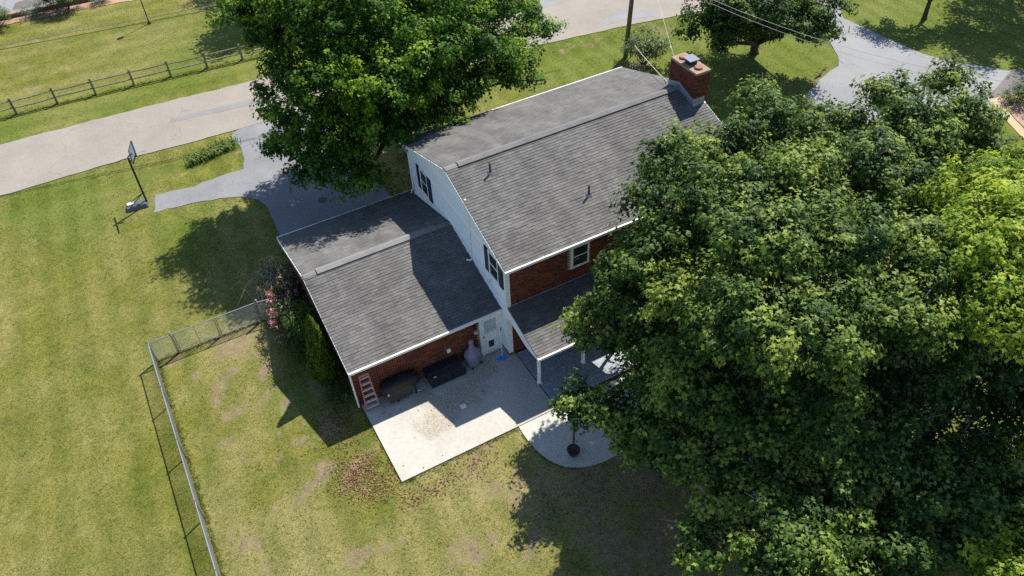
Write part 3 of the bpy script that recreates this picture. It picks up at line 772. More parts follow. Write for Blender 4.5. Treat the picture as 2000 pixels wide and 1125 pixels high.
# fascia, rake boards, gutters, soffits
def rake(x, ya, za, yb, zb, d=0.16, w=0.03):
    MB().add([(x - w, ya, za - 0.012), (x, ya, za - 0.012), (x, yb, zb - 0.012), (x - w, yb, zb - 0.012), (x - w, ya, za - d), (x, ya, za - d), (x, yb, zb - d), (x - w, yb, zb - d)],
             [(0, 1, 2, 3), (7, 6, 5, 4), (0, 4, 5, 1), (1, 5, 6, 2), (2, 6, 7, 3), (3, 7, 4, 0)]).build('rake_board', 'white_paint', house)
for (x, zf, e0, e1, yr) in ((XL - 0.002, main_z, E0 + .05, E1 - .03, YR), (XR + 0.032, main_z, E0 + .05, E1 - .03, YR), (GX - 0.002, gar_z, GE0 + .05, GE1 - .03, GYR)):
    rake(x, e0, zf(e0), yr, zf(yr)); rake(x, yr, zf(yr), e1, zf(e1))
def soffit(x0, x1, y0, y1, z):
    B((x0, y0, z - 0.02), (x1, y1, z)).build('soffit', 'white_paint', house)
soffit(XL + .01, XR - .01, E0 + 0.06, 0.02, HE - 0.14); soffit(XL + .01, XR - .01, WF + .01, E1 - .06, HE - 0.14)
soffit(GX + .01, -0.04, GE0 + 0.06, GW - .01, GHE - 0.13); soffit(GX + .01, -.04, 9.71, GE1 - .06, GHE - 0.13)
def gutter(x0, x1, y, z, sgn):
    """U channel; sgn -1 = opens at the rear eave (outer side towards -y)"""
    g = MB(); w = 0.115
    yo = y + sgn * 0.02; yi = yo - sgn * w
    a, b_ = sorted((yo, yo - sgn * 0.012)); g.box((x0, a, z - 0.11), (x1, b_, z + 0.0))
    a, b_ = sorted((yi, yi + sgn * 0.008)); g.box((x0, a, z - 0.11), (x1, b_, z - 0.012))
    a, b_ = sorted((yo - sgn * 0.0125, yi + sgn * 0.0085)); g.box((x0, a, z - 0.109), (x1, b_, z - 0.085))
    for x in (x0, x1): g.box((x - 0.006, min(yo, yi) - .001, z - 0.112), (x + 0.006, max(yo, yi) + .001, z + 0.002))
    go_ = g.build('gutter', 'gutter_white', house)
    a, b_ = sorted((yo + sgn * .012, yi)); B((x0 - .01, a, z + .003), (x1 + .01, b_, z + .018)).build('gutter_guard', 'gutter_white', go_)
gutter(XL - .02, XR + .02, E0, HE + 0.01, -1); gutter(XL - .02, XR + .02, E1, HE + .01, 1)
gutter(GX - .02, -0.05, GE0, GHE + .01, -1); gutter(GX - .02, -0.05, GE1, GHE + .01, 1); gutter(PX0 - .02, PX1, PY, PZ + 0.02, -1)
# downspouts and the conduit on the gable wall
MB().tube([(-0.09, 9.36, 5.2), (-0.09, 9.36, 4.0), (-0.09, 9.36, 3.1), (-0.16, 9.46, 2.95), (-0.16, 9.56, 2.72)], 0.045, 8).build('downspout', 'white_paint', house)
MB().tube([(-6.84, 0.62, 2.4), (-6.84, 0.70, 2.25), (-6.80, 0.70, 0.1)], 0.04, 8).build('downspout', 'white_paint', house)
cd = MB().tube([(-0.055, 3.03, 5.85), (-0.055, 3.06, 4.5), (-0.055, 3.10, 3.35)], 0.022, 6).build('conduit', 'gutter_white', house)
MB().tube([(-0.055, 3.1, 3.38), (-0.10, 3.12, 3.30), (-0.28, 3.2, 3.34)], 0.045, 6).build('elbow', 'gutter_white', cd)
MB().tube([(-0.05, 1.28, 3.66), (-0.12, 1.28, 3.58), (-0.12, 1.28, 3.5)], 0.02, 6).build('vent_hook', 'galvanised', house)

# plumbing vents
for (vx, vy) in ((1.51, 3.92), (4.78, 1.42)):
    z = main_z(vy)
    pv = MB().tube([(vx, vy, z - 0.05), (vx, vy, z + 0.55)], 0.042, 10).build('vent_pipe', 'lead_pipe', house, True)
    MB().add([(vx - .10, vy - .12, main_z(vy - .12) + .03), (vx + .10, vy - .12, main_z(vy - .12) + .03), (vx + .10, vy + .1, main_z(vy + .1) + .03), (vx - .10, vy + .1, main_z(vy + .1) + .03),
              (vx - .06, vy - .06, z + .12), (vx + .06, vy - .06, z + .12), (vx + .06, vy + .06, z + .12), (vx - .06, vy + .06, z + .12)],
             [(0, 1, 5, 4), (1, 2, 6, 5), (2, 3, 7, 6), (3, 0, 4, 7)]).build('boot', 'flashing', pv)
B((-0.10, 3.14, main_z(3.18) + 0.01), (-0.02, 3.22, main_z(3.18) + 0.05)).build('roof_clip', 'gutter_white', house)

# windows: on the gable (shutters) and on the rear wall
def gable_window(yc, z0, z1, w):
    x = -0.045
    fr = MB()
    for (a, b_, c, d) in ((yc - w / 2 - .06, yc + w / 2 + .06, z1, z1 + .07), (yc - w / 2 - .08, yc + w / 2 + .08, z0 - .08, z0), (yc - w / 2 - .06, yc - w / 2, z0 + .001, z1 - .001), (yc + w / 2, yc + w / 2 + .06, z0 + .001, z1 - .001)):
        fr.box((x - .04, a, c), (x + .02, b_, d))
    wd = fr.build('window', 'white_paint', house)
    zm = (z0 + z1) / 2
    B((x - .028, yc - w / 2 + .001, zm - .025), (x + .01, yc + w / 2 - .001, zm + .025)).build('sash_rail', 'white_paint', wd)
    for a, b_ in ((z0, zm - .026), (zm + .026, z1)):
        B((x - .012, yc - w / 2 + .002, a + .002), (x + .005, yc + w / 2 - .002, b_ - .002)).build('pane', 'glass', wd)
    for s in (-1, 1):
        ya = yc + s * (w / 2 + .07); yb = ya + s * 0.36
        ya, yb = min(ya, yb), max(ya, yb)
        sh = MB().box((x - .035, ya, z0 - .06), (x + .02, yb, z1 + .04))
        k = 0; z = z0
        while z + .05 < z1:
            sh.add([(x - .036, ya + .05, z), (x - .036, yb - .05, z), (x - .055, yb - .05, z + .012), (x - .055, ya + .05, z + .012), (x - .036, ya + .05, z + .045), (x - .036, yb - .05, z + .045)], [(0, 3, 2, 1), (3, 4, 5, 2)])
            z += .055
        sh.build('shutter', 'navy', house)
gable_window(0.93, 4.02, 5.22, 0.70)
gable_window(7.80, 3.80, 5.02, 0.70)
def rear_window(x0, x1, z0, z1, y):
    fr = MB()
    for (a, b_, c, d) in ((x0 - .07, x1 + .07, z1, z1 + .07), (x0 - .09, x1 + .09, z0 - .09, z0), (x0 - .07, x0, z0 + .001, z1 - .001), (x1, x1 + .07, z0 + .001, z1 - .001)):
        fr.box((a, y - .05, c), (b_, y + .04, d))
    wd = fr.build('window', 'white_paint', house)
    zm = (z0 + z1) / 2
    B((x0 + .001, y - .035, zm - .02), (x1 - .001, y + .02, zm + .02)).build('sash_rail', 'white_paint', wd)
    for a, b_ in ((z0, zm - .021), (zm + .021, z1)):
        B((x0 + .002, y - .02, a + .002), (x1 - .002, y + .012, b_ - .002)).build('pane', 'glass', wd)
rear_window(3.13, 3.84, 3.86, 4.86, 0.0)

# white back door with blinds and a pet flap
DX0, DX1, DY = -0.96, -0.12, GW
dr = B((DX0, DY - .06, 0.06), (DX1, DY + .02, 2.08)).build('door', 'white_paint', house)
fr = MB()
fr.box((DX0 - .09, DY - .075, 0.0), (DX0 - .001, DY + .02, 2.09)); fr.box((DX1 + .001, DY - .075, 0.0), (DX1 + .09, DY + .02, 2.09)); fr.box((DX0 - .09, DY - .075, 2.092), (DX1 + .09, DY + .02, 2.18))
fr.build('door_frame', 'white_paint', dr)
B((DX0 - .1, DY - .2, 0.056), (DX1 + .1, DY - .061, 0.10)).build('door_sill', 'gutter_white', dr)
for k in range(4):
    z = 1.22 + k * 0.19
    B((DX0 + .13, DY - .072, z), (DX1 - .13, DY - .055, z + .175)).build('blind_slat', 'blind', dr)
pf = MB()
for a, b_, c, d in ((-.72, -.36, .20, .25), (-.72, -.36, .67, .72), (-.72, -.67, .251, .669), (-.41, -.36, .251, .669)): pf.box((a, DY - .078, c), (b_, DY - .05, d))
pt = pf.build('pet_flap_frame', 'white_paint', dr)
B((-.669, DY - .068, .252), (-.411, DY - .05, .668)).build('pet_flap', 'post_brown', dr)
MB().lathe((DX0 + .08, DY - .10, 1.02), [(0.02, 0), (.035, .02), (.035, .05), (.02, .07)], 8).build('door_knob', 'lamp_black', dr)
B((-2.62, DY - .075, 1.02), (-2.46, DY + .0, 1.22)).build('outlet_box', 'gutter_white', house)
lp = B((-1.30, DY - .12, 1.50), (-1.16, DY - .0, 1.56)).build('wall_switch', 'gutter_white', house)
MB().lathe((-1.25, DY - .12, 1.82), [(0.04, 0), (.09, .03), (.09, .2), (.03, .26)], 8).build('wall_lamp', 'lamp_black', house)
# garage doors on the front and the front door side (street side)
for a in (-6.2, -3.2):
    g = B((a, 9.70, 0.0), (a + 2.6, 9.76, 2.1)).build('garage_door', 'garage_door', house)
    for k in range(4): B((a + .05, 9.761, 0.05 + k * .51), (a + 2.55, 9.775, 0.05 + k * .51 + .45)).build('door_panel', 'garage_door', g)

# porch: beam, posts, triangular end board
B((PX0 + .12, PY + .42, 2.02), (PX1 - .1, PY + .54, 2.24)).build('porch_beam', 'white_paint', house)
for x in (0.27, 2.45, 4.2):
    ps = B((x - .055, -2.10, 0.16), (x + .055, -1.99, 2.02)).build('porch_post', 'white_paint', house)
    B((x - .08, -2.125, 0.16), (x + .08, -1.965, 0.22)).build('post_foot', 'white_paint', ps)
pr = lambda y: PT + (0 - y) * (PZ - PT) / (0 - PY)
vs = [(PX0 - .02, 0.02, PT - .03), (PX0 - .02, PY + .06, pr(PY + .06) - .03), (PX0 - .02, PY + .06, PZ - .10), (PX0 - .02, -1.5, 2.10), (PX0 - .02, -.6, 2.32), (PX0 - .02, 0.02, 2.36)]
vs = vs + [(PX0 + .02, b_, c) for a, b_, c in vs]
MB().add(vs, [(0, 1, 2, 3, 4, 5), (11, 10, 9, 8, 7, 6)] + [(i, i + 6, (i + 1) % 6 + 6, (i + 1) % 6) for i in range(6)]).build('gable_end_board', 'white_paint', house)
B((PX0, -0.02, PT + .045), (PX1, 0.016, PT + .075)).build('flashing', 'flashing', house)
# rear sliding door under the porch
sd = B((1.1, -0.03, 0.17), (2.95, 0.03, 2.2)).build('patio_door', 'white_paint', house)
for a in (1.18, 2.06): B((a, -0.04, 0.28), (a + .8, -.028, 2.1)).build('pane', 'glass', sd)

# chimney
CX0, CX1, CY0, CY1, CZ = 11.9, 12.62, 3.78, 5.62, 8.20
ch = B((CX0, CY0, -0.1), (CX1 + .06, CY1, CZ - .002)).build('chimney', 'mortar', house)
bricks('bricks', ch, (CX0, CY0, 0), (0, 1, 0), (-1, 0, 0), CY1 - CY0, lambda s: CZ, z0=6.5)
bricks('bricks', ch, (CX0, CY0, 0), (1, 0, 0), (0, -1, 0), CX1 - CX0 + .06, lambda s: CZ, z0=5.0)
bricks('bricks', ch, (CX1 + .06, CY0, 0), (0, 1, 0), (1, 0, 0), CY1 - CY0, lambda s: CZ, z0=0)
bricks('bricks', ch, (CX0, CY1, 0), (1, 0, 0), (0, 1, 0), CX1 - CX0 + .06, lambda s: CZ, z0=6)
B((CX0 - .015, CY0 - .015, CZ), (CX1 + .075, CY1 + .015, CZ + .05)).build('chimney_crown', 'concrete_cap', ch)
xc = (CX0 + CX1) / 2 + .03
for yf_ in (4.15, 5.25):
    MB().lathe((xc, yf_, CZ + .05), [(.20, 0), (.20, .06), (.17, .09)], 10).build('flue_tile', 'terracotta', ch)
B((xc - .19, 4.5, CZ + .05), (xc + .19, 4.92, CZ + .18)).build('flue_liner', 'lead_pipe', ch)
B((xc - .27, 4.42, CZ + .26), (xc + .27, 5.0, CZ + .30)).build('chimney_cap', 'cap_metal', ch)
for a in (-.16, .16):
    for b_ in (4.53, 4.89): B((xc + a - .015, b_ - .015, CZ + .181), (xc + a + .015, b_ + .015, CZ + .259)).build('cap_leg', 'lead_pipe', ch)
fl = MB()
for (ya, yb) in ((CY0 - .02, YR), (YR, CY1 + .02)):
    fl.add([(CX0 - .022, ya, main_z(ya) + .02), (CX0 - .022, yb, main_z(yb) + .02), (CX0 - .022, yb, main_z(yb) + .27), (CX0 - .022, ya, main_z(ya) + .27),
            (CX0 - .12, ya, main_z(ya) + .032), (CX0 - .12, yb, main_z(yb) + .032)], [(0, 3, 2, 1), (4, 0, 1, 5)])
fl.add([(CX0 - .022, CY0 - .021, main_z(CY0) + .02), (CX1 - .1, CY0 - .021, main_z(CY0) + .02), (CX1 - .1, CY0 - .021, main_z(CY0) + .25), (CX0 - .022, CY0 - .021, main_z(CY0) + .25),
        (CX0 - .12, CY0 - .15, main_z(CY0 - .15) + .032), (CX1 - .1, CY0 - .15, main_z(CY0 - .15) + .032)], [(0, 1, 2, 3), (4, 5, 1, 0)])
fl.build('chimney_flashing', 'flashing', ch)

# deck under the porch, one object per board
deck = thing('deck', 'low grey board deck under the porch roof beside the concrete patio', 'deck', (0.3, -3.3, 0))
B((0.30, -3.28, 0.0), (4.4, -0.03, 0.115)).build('deck_frame', 'post_brown', deck)
yy = -3.34
while yy < -0.12:
    B((0.26, yy, 0.12), (4.42, yy + 0.134, 0.16)).build('deck_board', 'deck_grey', deck)
    yy += 0.140

# ------------------------------------------------------------------ patio things
# folding step ladder leaning on the brick wall
ld = thing('step_ladder', 'orange step ladder with aluminium treads leaning on the garage wall corner', 'ladder', (-6.4, 0.5, 0.055))
fa, fb = np.array((-6.60, 0.33, 0.056)), np.array((-6.02, 0.33, 0.056)); ta, tb = np.array((-6.50, 0.66, 1.95)), np.array((-6.12, 0.66, 1.95))
for a, b_ in ((fa, ta), (fb, tb)): MB().beam(a, b_, 0.035, 0.075, (0, 1, 0)).build('rail', 'ladder_orange', ld)
for k in range(6):
    f = 0.10 + k * 0.165
    p = fa + (ta - fa) * f; q = fb + (tb - fb) * f
    MB().beam(p + (0.02, -0.01, 0), q + (-0.02, -0.01, 0), 0.10, 0.03, (0, 0, 1)).build('tread', 'aluminium', ld)
for a, b_ in ((fa, ta), (fb, tb)):
    MB().beam(a + np.array((0.03 if a is fa else -.03, .16, 0)), b_ + np.array((0, .05, -.1)), 0.025, 0.04, (0, 1, 0)).build('rear_rail', 'aluminium', ld)
B((-6.52, 0.58, 1.95), (-6.10, 0.72, 2.02)).build('top_cap', 'ladder_orange', ld)

# long smoker under a black cover on legs
sm = thing('covered_grill', 'long rounded grill under a black and olive cover beside the ladder', 'grill', (-4.9, 0.5, 0.055))
def loft(mb, x0, x1, secs, n=20):
    """secs: list of (x, yc, zc, ry, rz)"""
    vs = []; fs = []
    for (x, yc, zc, ry, rz) in secs:
        for k in range(n):
            t = 2 * math.pi * k / n; c, s = math.cos(t), math.sin(t)
            e = 0.62
            vs.append((x, yc + ry * math.copysign(abs(c) ** e, c), zc + rz * math.copysign(abs(s) ** e, s)))
    for i in range(len(secs) - 1):
        for k in range(n): fs.append((i * n + k, i * n + (k + 1) % n, (i + 1) * n + (k + 1) % n, (i + 1) * n + k))
    fs.append(tuple(range(n))); fs.append(tuple((len(secs) - 1) * n + k for k in range(n))[::-1])
    mb.add(vs, fs)
mb = MB(); loft(mb, 0, 0, [(-5.82, .42, .80, .12, .20), (-5.76, .42, .80, .24, .28), (-5.62, .42, .80, .29, .33), (-5.2, .42, .82, .30, .35), (-4.7, .42, .82, .30, .34), (-4.35, .43, .80, .28, .30), (-4.16, .43, .78, .20, .22), (-4.10, .43, .76, .1, .12)])
mb.build('cover', 'black_cover', sm, True)
sk = MB()
sk.add([(-5.72, .12, .80), (-4.55, .12, .80), (-4.58, .10, .26), (-5.60, .08, .22), (-5.72, .70, .80), (-4.55, .70, .80), (-4.58, .70, .26), (-5.60, .70, .22)], [(0, 1, 2, 3), (4, 7, 6, 5), (0, 3, 7, 4), (1, 5, 6, 2), (3, 2, 6, 7), (0, 4, 5, 1)])
sk.build('cover_skirt', 'olive_cover', sm)
for x, yv in ((-5.25, .16), (-4.42, .18), (-5.35, .66), (-4.42, .66)): MB().tube([(x, yv, .056), (x, yv, .62)], .03, 8).build('leg', 'black_plastic', sm)
MB().lathe((-5.62, .09, .78), [(.045, 0), (.045, .03)], 10).build('thermometer', 'gutter_white', sm)
MB().tube([(-4.36, .10, .26), (-4.28, .10, .26)], .02, 6).build('valve', 'aluminium', sm)

# deck box
db = thing('deck_box', 'large black resin deck box with ribbed lid against the brick wall', 'box', (-3.05, 0.4, 0.055))
MB().add([(-3.74, .06, .056), (-2.34, .06, .056), (-2.34, .66, .056), (-3.74, .66, .056), (-3.80, .02, .60), (-2.28, .02, .60), (-2.28, .70, .60), (-3.80, .70, .60)],
         [(0, 3, 2, 1), (4, 5, 6, 7), (0, 1, 5, 4), (1, 2, 6, 5), (2, 3, 7, 6), (3, 0, 4, 7)]).build('box_body', 'resin_box', db)
lid = MB().add([(-3.84, -.02, .602), (-2.24, -.02, .602), (-2.24, .73, .602), (-3.84, .73, .602), (-3.83, -.01, .68), (-2.25, -.01, .68), (-2.25, .72, .70), (-3.83, .72, .70), (-3.80, .35, .73), (-2.28, .35, .73)],
         [(0, 3, 2, 1), (0, 1, 5, 4), (1, 2, 6, 9, 5), (2, 3, 7, 6), (3, 0, 4, 8, 7), (4, 5, 9, 8), (8, 9, 6, 7)]).build('lid', 'resin_box', db)
for k in range(5): B((-3.72 + k * .33, .012, .12), (-3.46 + k * .33, .055, .52)).build('panel', 'resin_box', db)
B((-3.60, .02, .72), (-3.50, .05, .735)).build('latch', 'gutter_white', lid)

# tall patio heater or kettle under a grey cover
gc = thing('covered_chiminea', 'tall bottle-shaped thing under a wrinkled grey cover beside the door', 'cover', (-1.62, 0.42, 0.055))
mb = MB(); mb.lathe((-1.62, .42, .056), [(.28, 0), (.31, .08), (.34, .3), (.37, .55), (.36, .72), (.29, .86), (.17, .97), (.115, 1.08), (.11, 1.3), (.115, 1.42), (.09, 1.50), (.03, 1.53)], 40, 1.0, .9, 0.06, 3)
mb.build('cover', 'grey_cover', gc, True)
for x, yv in ((-1.78, .13), (-1.30, .25), (-1.5, .66)): MB().lathe((x, yv, .056), [(.05, 0), (.05, .05), (.03, .07)], 8).build('foot', 'black_plastic', gc)

# blue snow shovel leaning on the siding
sv = thing('snow_shovel', 'blue bladed shovel with white handle leaning against white siding', 'shovel', (-0.3, 0.1, 0.055))
MB().tube([(-.38, .06, .14), (-.16, .45, 1.30)], .018, 8).build('handle', 'broom_white', sv)
MB().tube([(-.16, .45, 1.30), (-.13, .50, 1.44)], .022, 8).build('grip', 'lamp_black', sv)
MB().add([(-.66, -.06, .06), (-.24, -.13, .06), (-.20, .02, .17), (-.60, .10, .17), (-.66, -.05, .075), (-.24, -.12, .075), (-.20, .035, .185), (-.60, .115, .185)],
         [(0, 3, 2, 1), (4, 5, 6, 7), (0, 1, 5, 4), (1, 2, 6, 5), (2, 3, 7, 6), (3, 0, 4, 7)]).build('blade', 'shovel_blue', sv)
# white square drain tile on patio
pl = thing('drain_grate', 'small white square drain grate lying on the patio', 'drain grate', (-3.03, -1.45, 0.055))
B((-3.14, -1.56, .056), (-2.92, -1.34, .075)).build('plate', 'gutter_white', pl)
B((-3.09, -1.51, .0755), (-2.97, -1.39, .082)).build('grate', 'broom_white', pl)

# planter with a tall post on the curved slab
pp = thing('planter_post', 'dark round planter with a tall brown post on the curved slab', 'planter', (-0.33, -5.72, 0.03))
MB().lathe((-.33, -5.72, .031), [(.14, 0), (.19, .10), (.245, .26), (.265, .34), (.25, .36), (.23, .33)], 20).build('pot', 'pot_dark', pp, True)
MB().lathe((-.33, -5.72, .30), [(.22, 0), (.22, .04)], 16).build('soil', 'soil_dark', pp)
B((-.36, -5.75, .335), (-.30, -5.69, 2.9)).build('post', 'post_brown', pp)

# ------------------------------------------------------------------ basketball hoop
hp = thing('basketball_hoop', 'portable basketball hoop with grey base standing beside the driveway spur', 'basketball hoop', (-12.4, 19.85, 0))
mb = MB(); mb.add([(-13.0, 19.52, .0), (-11.85, 19.42, .0), (-11.78, 20.08, .0), (-12.95, 20.16, .0), (-12.95, 19.60, .20), (-11.95, 19.52, .26), (-11.88, 19.98, .26), (-12.9, 20.08, .20)],
                  [(0, 3, 2, 1), (4, 5, 6, 7), (0, 1, 5, 4), (1, 2, 6, 5), (2, 3, 7, 6), (3, 0, 4, 7)])
mb.build('base_tank', 'hoop_grey', hp, bevel=0.03)
B((-12.85, 19.78, .22), (-12.5, 19.98, .30)).build('sandbag', 'gutter_white', hp)
MB().tube([(-11.86, 19.78, .18), (-11.84, 19.84, 2.0), (-11.82, 19.88, 2.95)], .055, 10).build('pole', 'hoop_black', hp)
for yv in (19.6, 20.0): MB().tube([(-12.75, yv, .22), (-11.88, 19.79, .75)], .025, 6).build('brace', 'hoop_black', hp)
for z in (2.75, 3.05): MB().beam((-11.84, 19.88, z - .05), (-11.57, 19.9, z + .10), .05, .05).build('arm', 'hoop_black', hp)
def tilt(y, z, d=0.0): return (-11.68 + (z - 2.93) * 0.60 + d, y, z)
def tilted(y0, y1, z0, z1, d0, d1):
    vs = [tilt(y, z, d) for d in (d0, d1) for y, z in ((y0, z0), (y1, z0), (y1, z1), (y0, z1))]
    return MB().add(vs, [(0, 3, 2, 1), (4, 5, 6, 7), (0, 1, 5, 4), (1, 2, 6, 5), (2, 3, 7, 6), (3, 0, 4, 7)])
bb = tilted(19.24, 20.56, 2.97, 3.43, -.01, .01).build('backboard', 'acrylic', hp)
fr = MB()
for a_ in ((19.20, 20.60, 2.93, 2.969), (19.20, 20.60, 3.431, 3.47), (19.20, 19.239, 2.970, 3.430), (20.561, 20.60, 2.970, 3.430)):
    q = tilted(*a_, -.03, .03); fr.add(q.v, q.f)
fr.build('frame', 'hoop_black', bb)
fr = MB()
for a_ in ((19.62, 20.18, 3.02, 3.05), (19.62, 20.18, 3.30, 3.33), (19.62, 19.65, 3.051, 3.299), (20.15, 20.18, 3.051, 3.299)):
    q = tilted(*a_, -.016, .016); fr.add(q.v, q.f)
fr.build('target_square', 'gutter_white', bb)
ring = [(-11.12 + .23 * math.cos(t), 19.9 + .23 * math.sin(t), 2.96) for t in np.linspace(0, 2 * math.pi, 25)]
MB().tube(ring, .012, 6, False).build('rim', 'rim_red', hp)
B((-11.60, 19.85, 2.93), (-11.34, 19.95, 2.97)).build('rim_bracket', 'hoop_black', hp)

# ------------------------------------------------------------------ split rail fence along the road
fence = thing('split_rail_fence', 'weathered two-rail wooden fence along the far side of the road', 'fence', (-17.4, 33.9, 0))
px = [-24.7, -22.3, -19.85, -17.4, -14.95, -12.59, -10.17, -7.79, -5.39, -3.0, -0.6, 1.8, 4.2]
py = [34.3, 34.2, 34.1, 33.95, 33.9, 33.72, 33.53, 33.34, 33.09, 32.9, 32.7, 32.5, 32.3]
for i, (a, b_) in enumerate(zip(px, py)):
    l = random.uniform(-.03, .03)
    pm = MB(); pm.add([(a - .07, b_ - .07, -.1), (a + .07, b_ - .07, -.1), (a + .07, b_ + .07, -.1), (a - .07, b_ + .07, -.1),
                       (a - .06 + l, b_ - .06, 1.12), (a + .06 + l, b_ - .06, 1.12), (a + .06 + l, b_ + .06, 1.12), (a - .06 + l, b_ + .06, 1.12), (a + l, b_, 1.18)],
                      [(0, 1, 5, 4), (1, 2, 6, 5), (2, 3, 7, 6), (3, 0, 4, 7), (4, 5, 8), (5, 6, 8), (6, 7, 8), (7, 4, 8)])
    pm.build('post', 'fence_wood', fence)
    if i:
        for z in (0.45, 0.92):
            p = np.array((px[i - 1], py[i - 1], z + random.uniform(-.03, .03))); q = np.array((a, b_, z + random.uniform(-.03, .03)))
            mid = (p + q) / 2 + (0, 0, random.uniform(-.05, .02))
            MB().tube([p, mid, q], [.05, .06, .05], 6).build('rail', 'fence_wood', fence)

# ------------------------------------------------------------------ chain link fence and gates
def mesh_panel(mb, p, q, z0, z1, step=0.085, r=0.0032):
    p = np.array(p, float); q = np.array(q, float); L = np.linalg.norm(q - p); d = (q - p) / L; H = z1 - z0
    s = -H
    while s < L:
        for sg in (1, -1):
            a0, b0 = (s, z0), (s + H, z1)
            ta = max(0, -s / H) if s < 0 else 0; tb_ = min(1, (L - s) / H)
            if tb_ <= ta: continue
            A = (s + H * ta, ta); Bq = (s + H * tb_, tb_)
            if sg < 0: A = (L - A[0], A[1]); Bq = (L - Bq[0], Bq[1])
            off = np.array((-d[1], d[0])) * 0.003 * sg
            pa = p + d * A[0] + off; pb = p + d * Bq[0] + off
            mb.tube([(pa[0], pa[1], z0 + H * A[1]), (pb[0], pb[1], z0 + H * Bq[1])], r, 3, False)
        s += step
cf = thing('chain_link_fence', 'silver chain link fence running down the lawn from its corner post', 'fence', (-13.7, 7.8, 0))
ypost = [7.8, 5.0, 2.0, -1.1, -4.15, -7.2, -10.2, -13.2]
for i, yv in enumerate(ypost):
    ps = MB().tube([(-13.7, yv, -.05), (-13.7, yv, 1.24)], .032 if i else .042, 8).build('post', 'galvanised', cf)
    MB().lathe((-13.7, yv, 1.24), [(.04, 0), (.04, .03), (.015, .06)], 8).build('cap', 'galvanised', ps)
    if i:
        MB().tube([(-13.7, ypost[i - 1], 1.2), (-13.7, yv, 1.2)], .024, 8).build('top_rail', 'galvanised', cf)
        mb = MB(); mesh_panel(mb, (-13.735, ypost[i - 1]), (-13.735, yv), .03, 1.18); o = mb.build('wire_mesh', 'galvanised', cf); o['kind'] = 'stuff'
MB().tube([(-13.7, 7.8, 1.2), (-12.74, 7.8, 1.2)], .024, 8).build('top_rail', 'galvanised', cf)
mb = MB(); mesh_panel(mb, (-13.68, 7.80), (-12.76, 7.80), .03, 1.18); o = mb.build('wire_mesh', 'galvanised', cf); o['kind'] = 'stuff'
for xg in (-12.73, -8.86):
    ps = MB().tube([(xg, 7.8, -.05), (xg, 7.8, 1.32)], .045, 8).build('gate_post', 'galvanised', cf)
    MB().lathe((xg, 7.8, 1.32), [(.05, 0), (.05, .03), (.015, .06)], 8).build('cap', 'galvanised', ps)
MB().tube([(-8.86, 7.78, 1.2), (-7.0, 7.5, 1.2)], .024, 8).build('top_rail', 'galvanised', cf)
mb = MB(); mesh_panel(mb, (-8.86, 7.76), (-7.0, 7.48), .03, 1.18); o = mb.build('wire_mesh', 'galvanised', cf); o['kind'] = 'stuff'
for (xa, xb, lab) in ((-12.63, -10.84, 'chain link gate leaf next to the fence corner'), (-10.76, -8.96, 'chain link gate leaf next to the pink flowering shrub')):
    g = thing('gate_leaf', lab, 'gate', (xa, 7.8, 0), 'double gate leaves')
    for x in (xa, xb): MB().tube([(x, 7.8, .08), (x, 7.8, 1.22)], .024, 8).build('upright', 'galvanised', g)
    for z in (.09, 1.2): MB().tube([(xa, 7.8, z), (xb, 7.8, z)], .022, 8).build('gate_rail', 'galvanised', g)
    MB().tube([((xa + xb) / 2, 7.8, .09), ((xa + xb) / 2, 7.8, 1.2)], .015, 6).build('brace', 'galvanised', g)
    mb = MB(); mesh_panel(mb, (xa, 7.80), (xb, 7.80), .1, 1.19); o = mb.build('wire_mesh', 'galvanised', g); o['kind'] = 'stuff'
    for z in (.3, 1.05):
        hx = xa - .03 if xa < -12 else xb + .03
        B((hx - .04, 7.77, z), (hx + .05, 7.83, z + .05)).build('hinge', 'galvanised', g)

# ------------------------------------------------------------------ utility pole, cables, lamp post
up_ = thing('utility_pole', 'brown wooden utility pole standing in a shrub beyond the house roof', 'utility pole', (19.1, 18.9, 0))
MB().tube([(19.1, 18.9, -.2), (19.35, 18.95, 4), (19.6, 19.0, 9.0)], [.16, .145, .115], 12).build('pole', 'pole_wood', up_, True)
MB().beam((19.6, 17.9, 8.3), (19.55, 20.1, 8.3), .10, .12).build('crossarm', 'pole_wood', up_)
MB().tube([(19.42, 18.75, 0), (19.42, 18.75, 1.15)], .035, 6).build('riser_pipe', 'lamp_black', up_)
def cable(name, label, pts, r, m, sag=0.0):
    P = [np.array(p, float) for p in pts]
    if len(P) == 2:
        n = 24; P = [P[0] + (P[1] - P[0]) * i / n - np.array((0, 0, sag * 4 * (i / n) * (1 - i / n))) for i in range(n + 1)]
    o = MB().tube(P, r, 5).build(name, m)
    return tag(o, label, 'cable')
cable('service_cable', 'pale cable running from the utility pole to the roof beside the chimney', [(19.42, 18.75, 1.15), (11.86, 5.7, 6.95)], .016, 'cable', .1)
cable('service_cable', 'thin pale cable rising from the chimney towards the road', [(12.2, 5.72, 8.0), (19.8, 19.5, 9.0)], .008, 'cable', .35)
cable('overhead_cable', 'upper of two pale cables crossing in front of the top right tree', [(16.0, 8.2, 9.0), (28.5, -5.5, 6.6)], .009, 'cable', .9)
cable('overhead_cable', 'lower of two pale cables crossing in front of the top right tree', [(15.7, 7.8, 9.0), (28.3, -5.9, 6.45)], .008, 'cable', .95)
cable('overhead_cable', 'upper and paler of two cables crossing the field behind the rail fence', [(-36, 30.7, 7.1), (19.5, 22.5, 7.1)], .020, 'grey_cable', .1)
cable('overhead_cable', 'lower and darker of two cables crossing the field behind the rail fence', [(-36, 30.5, 6.95), (19.5, 22.3, 6.95)], .018, 'dark_cable', .1)
lpst = thing('lamp_post', 'thin black lamp post standing in the field behind the rail fence', 'lamp post', (-7.52, 42.24, 0))
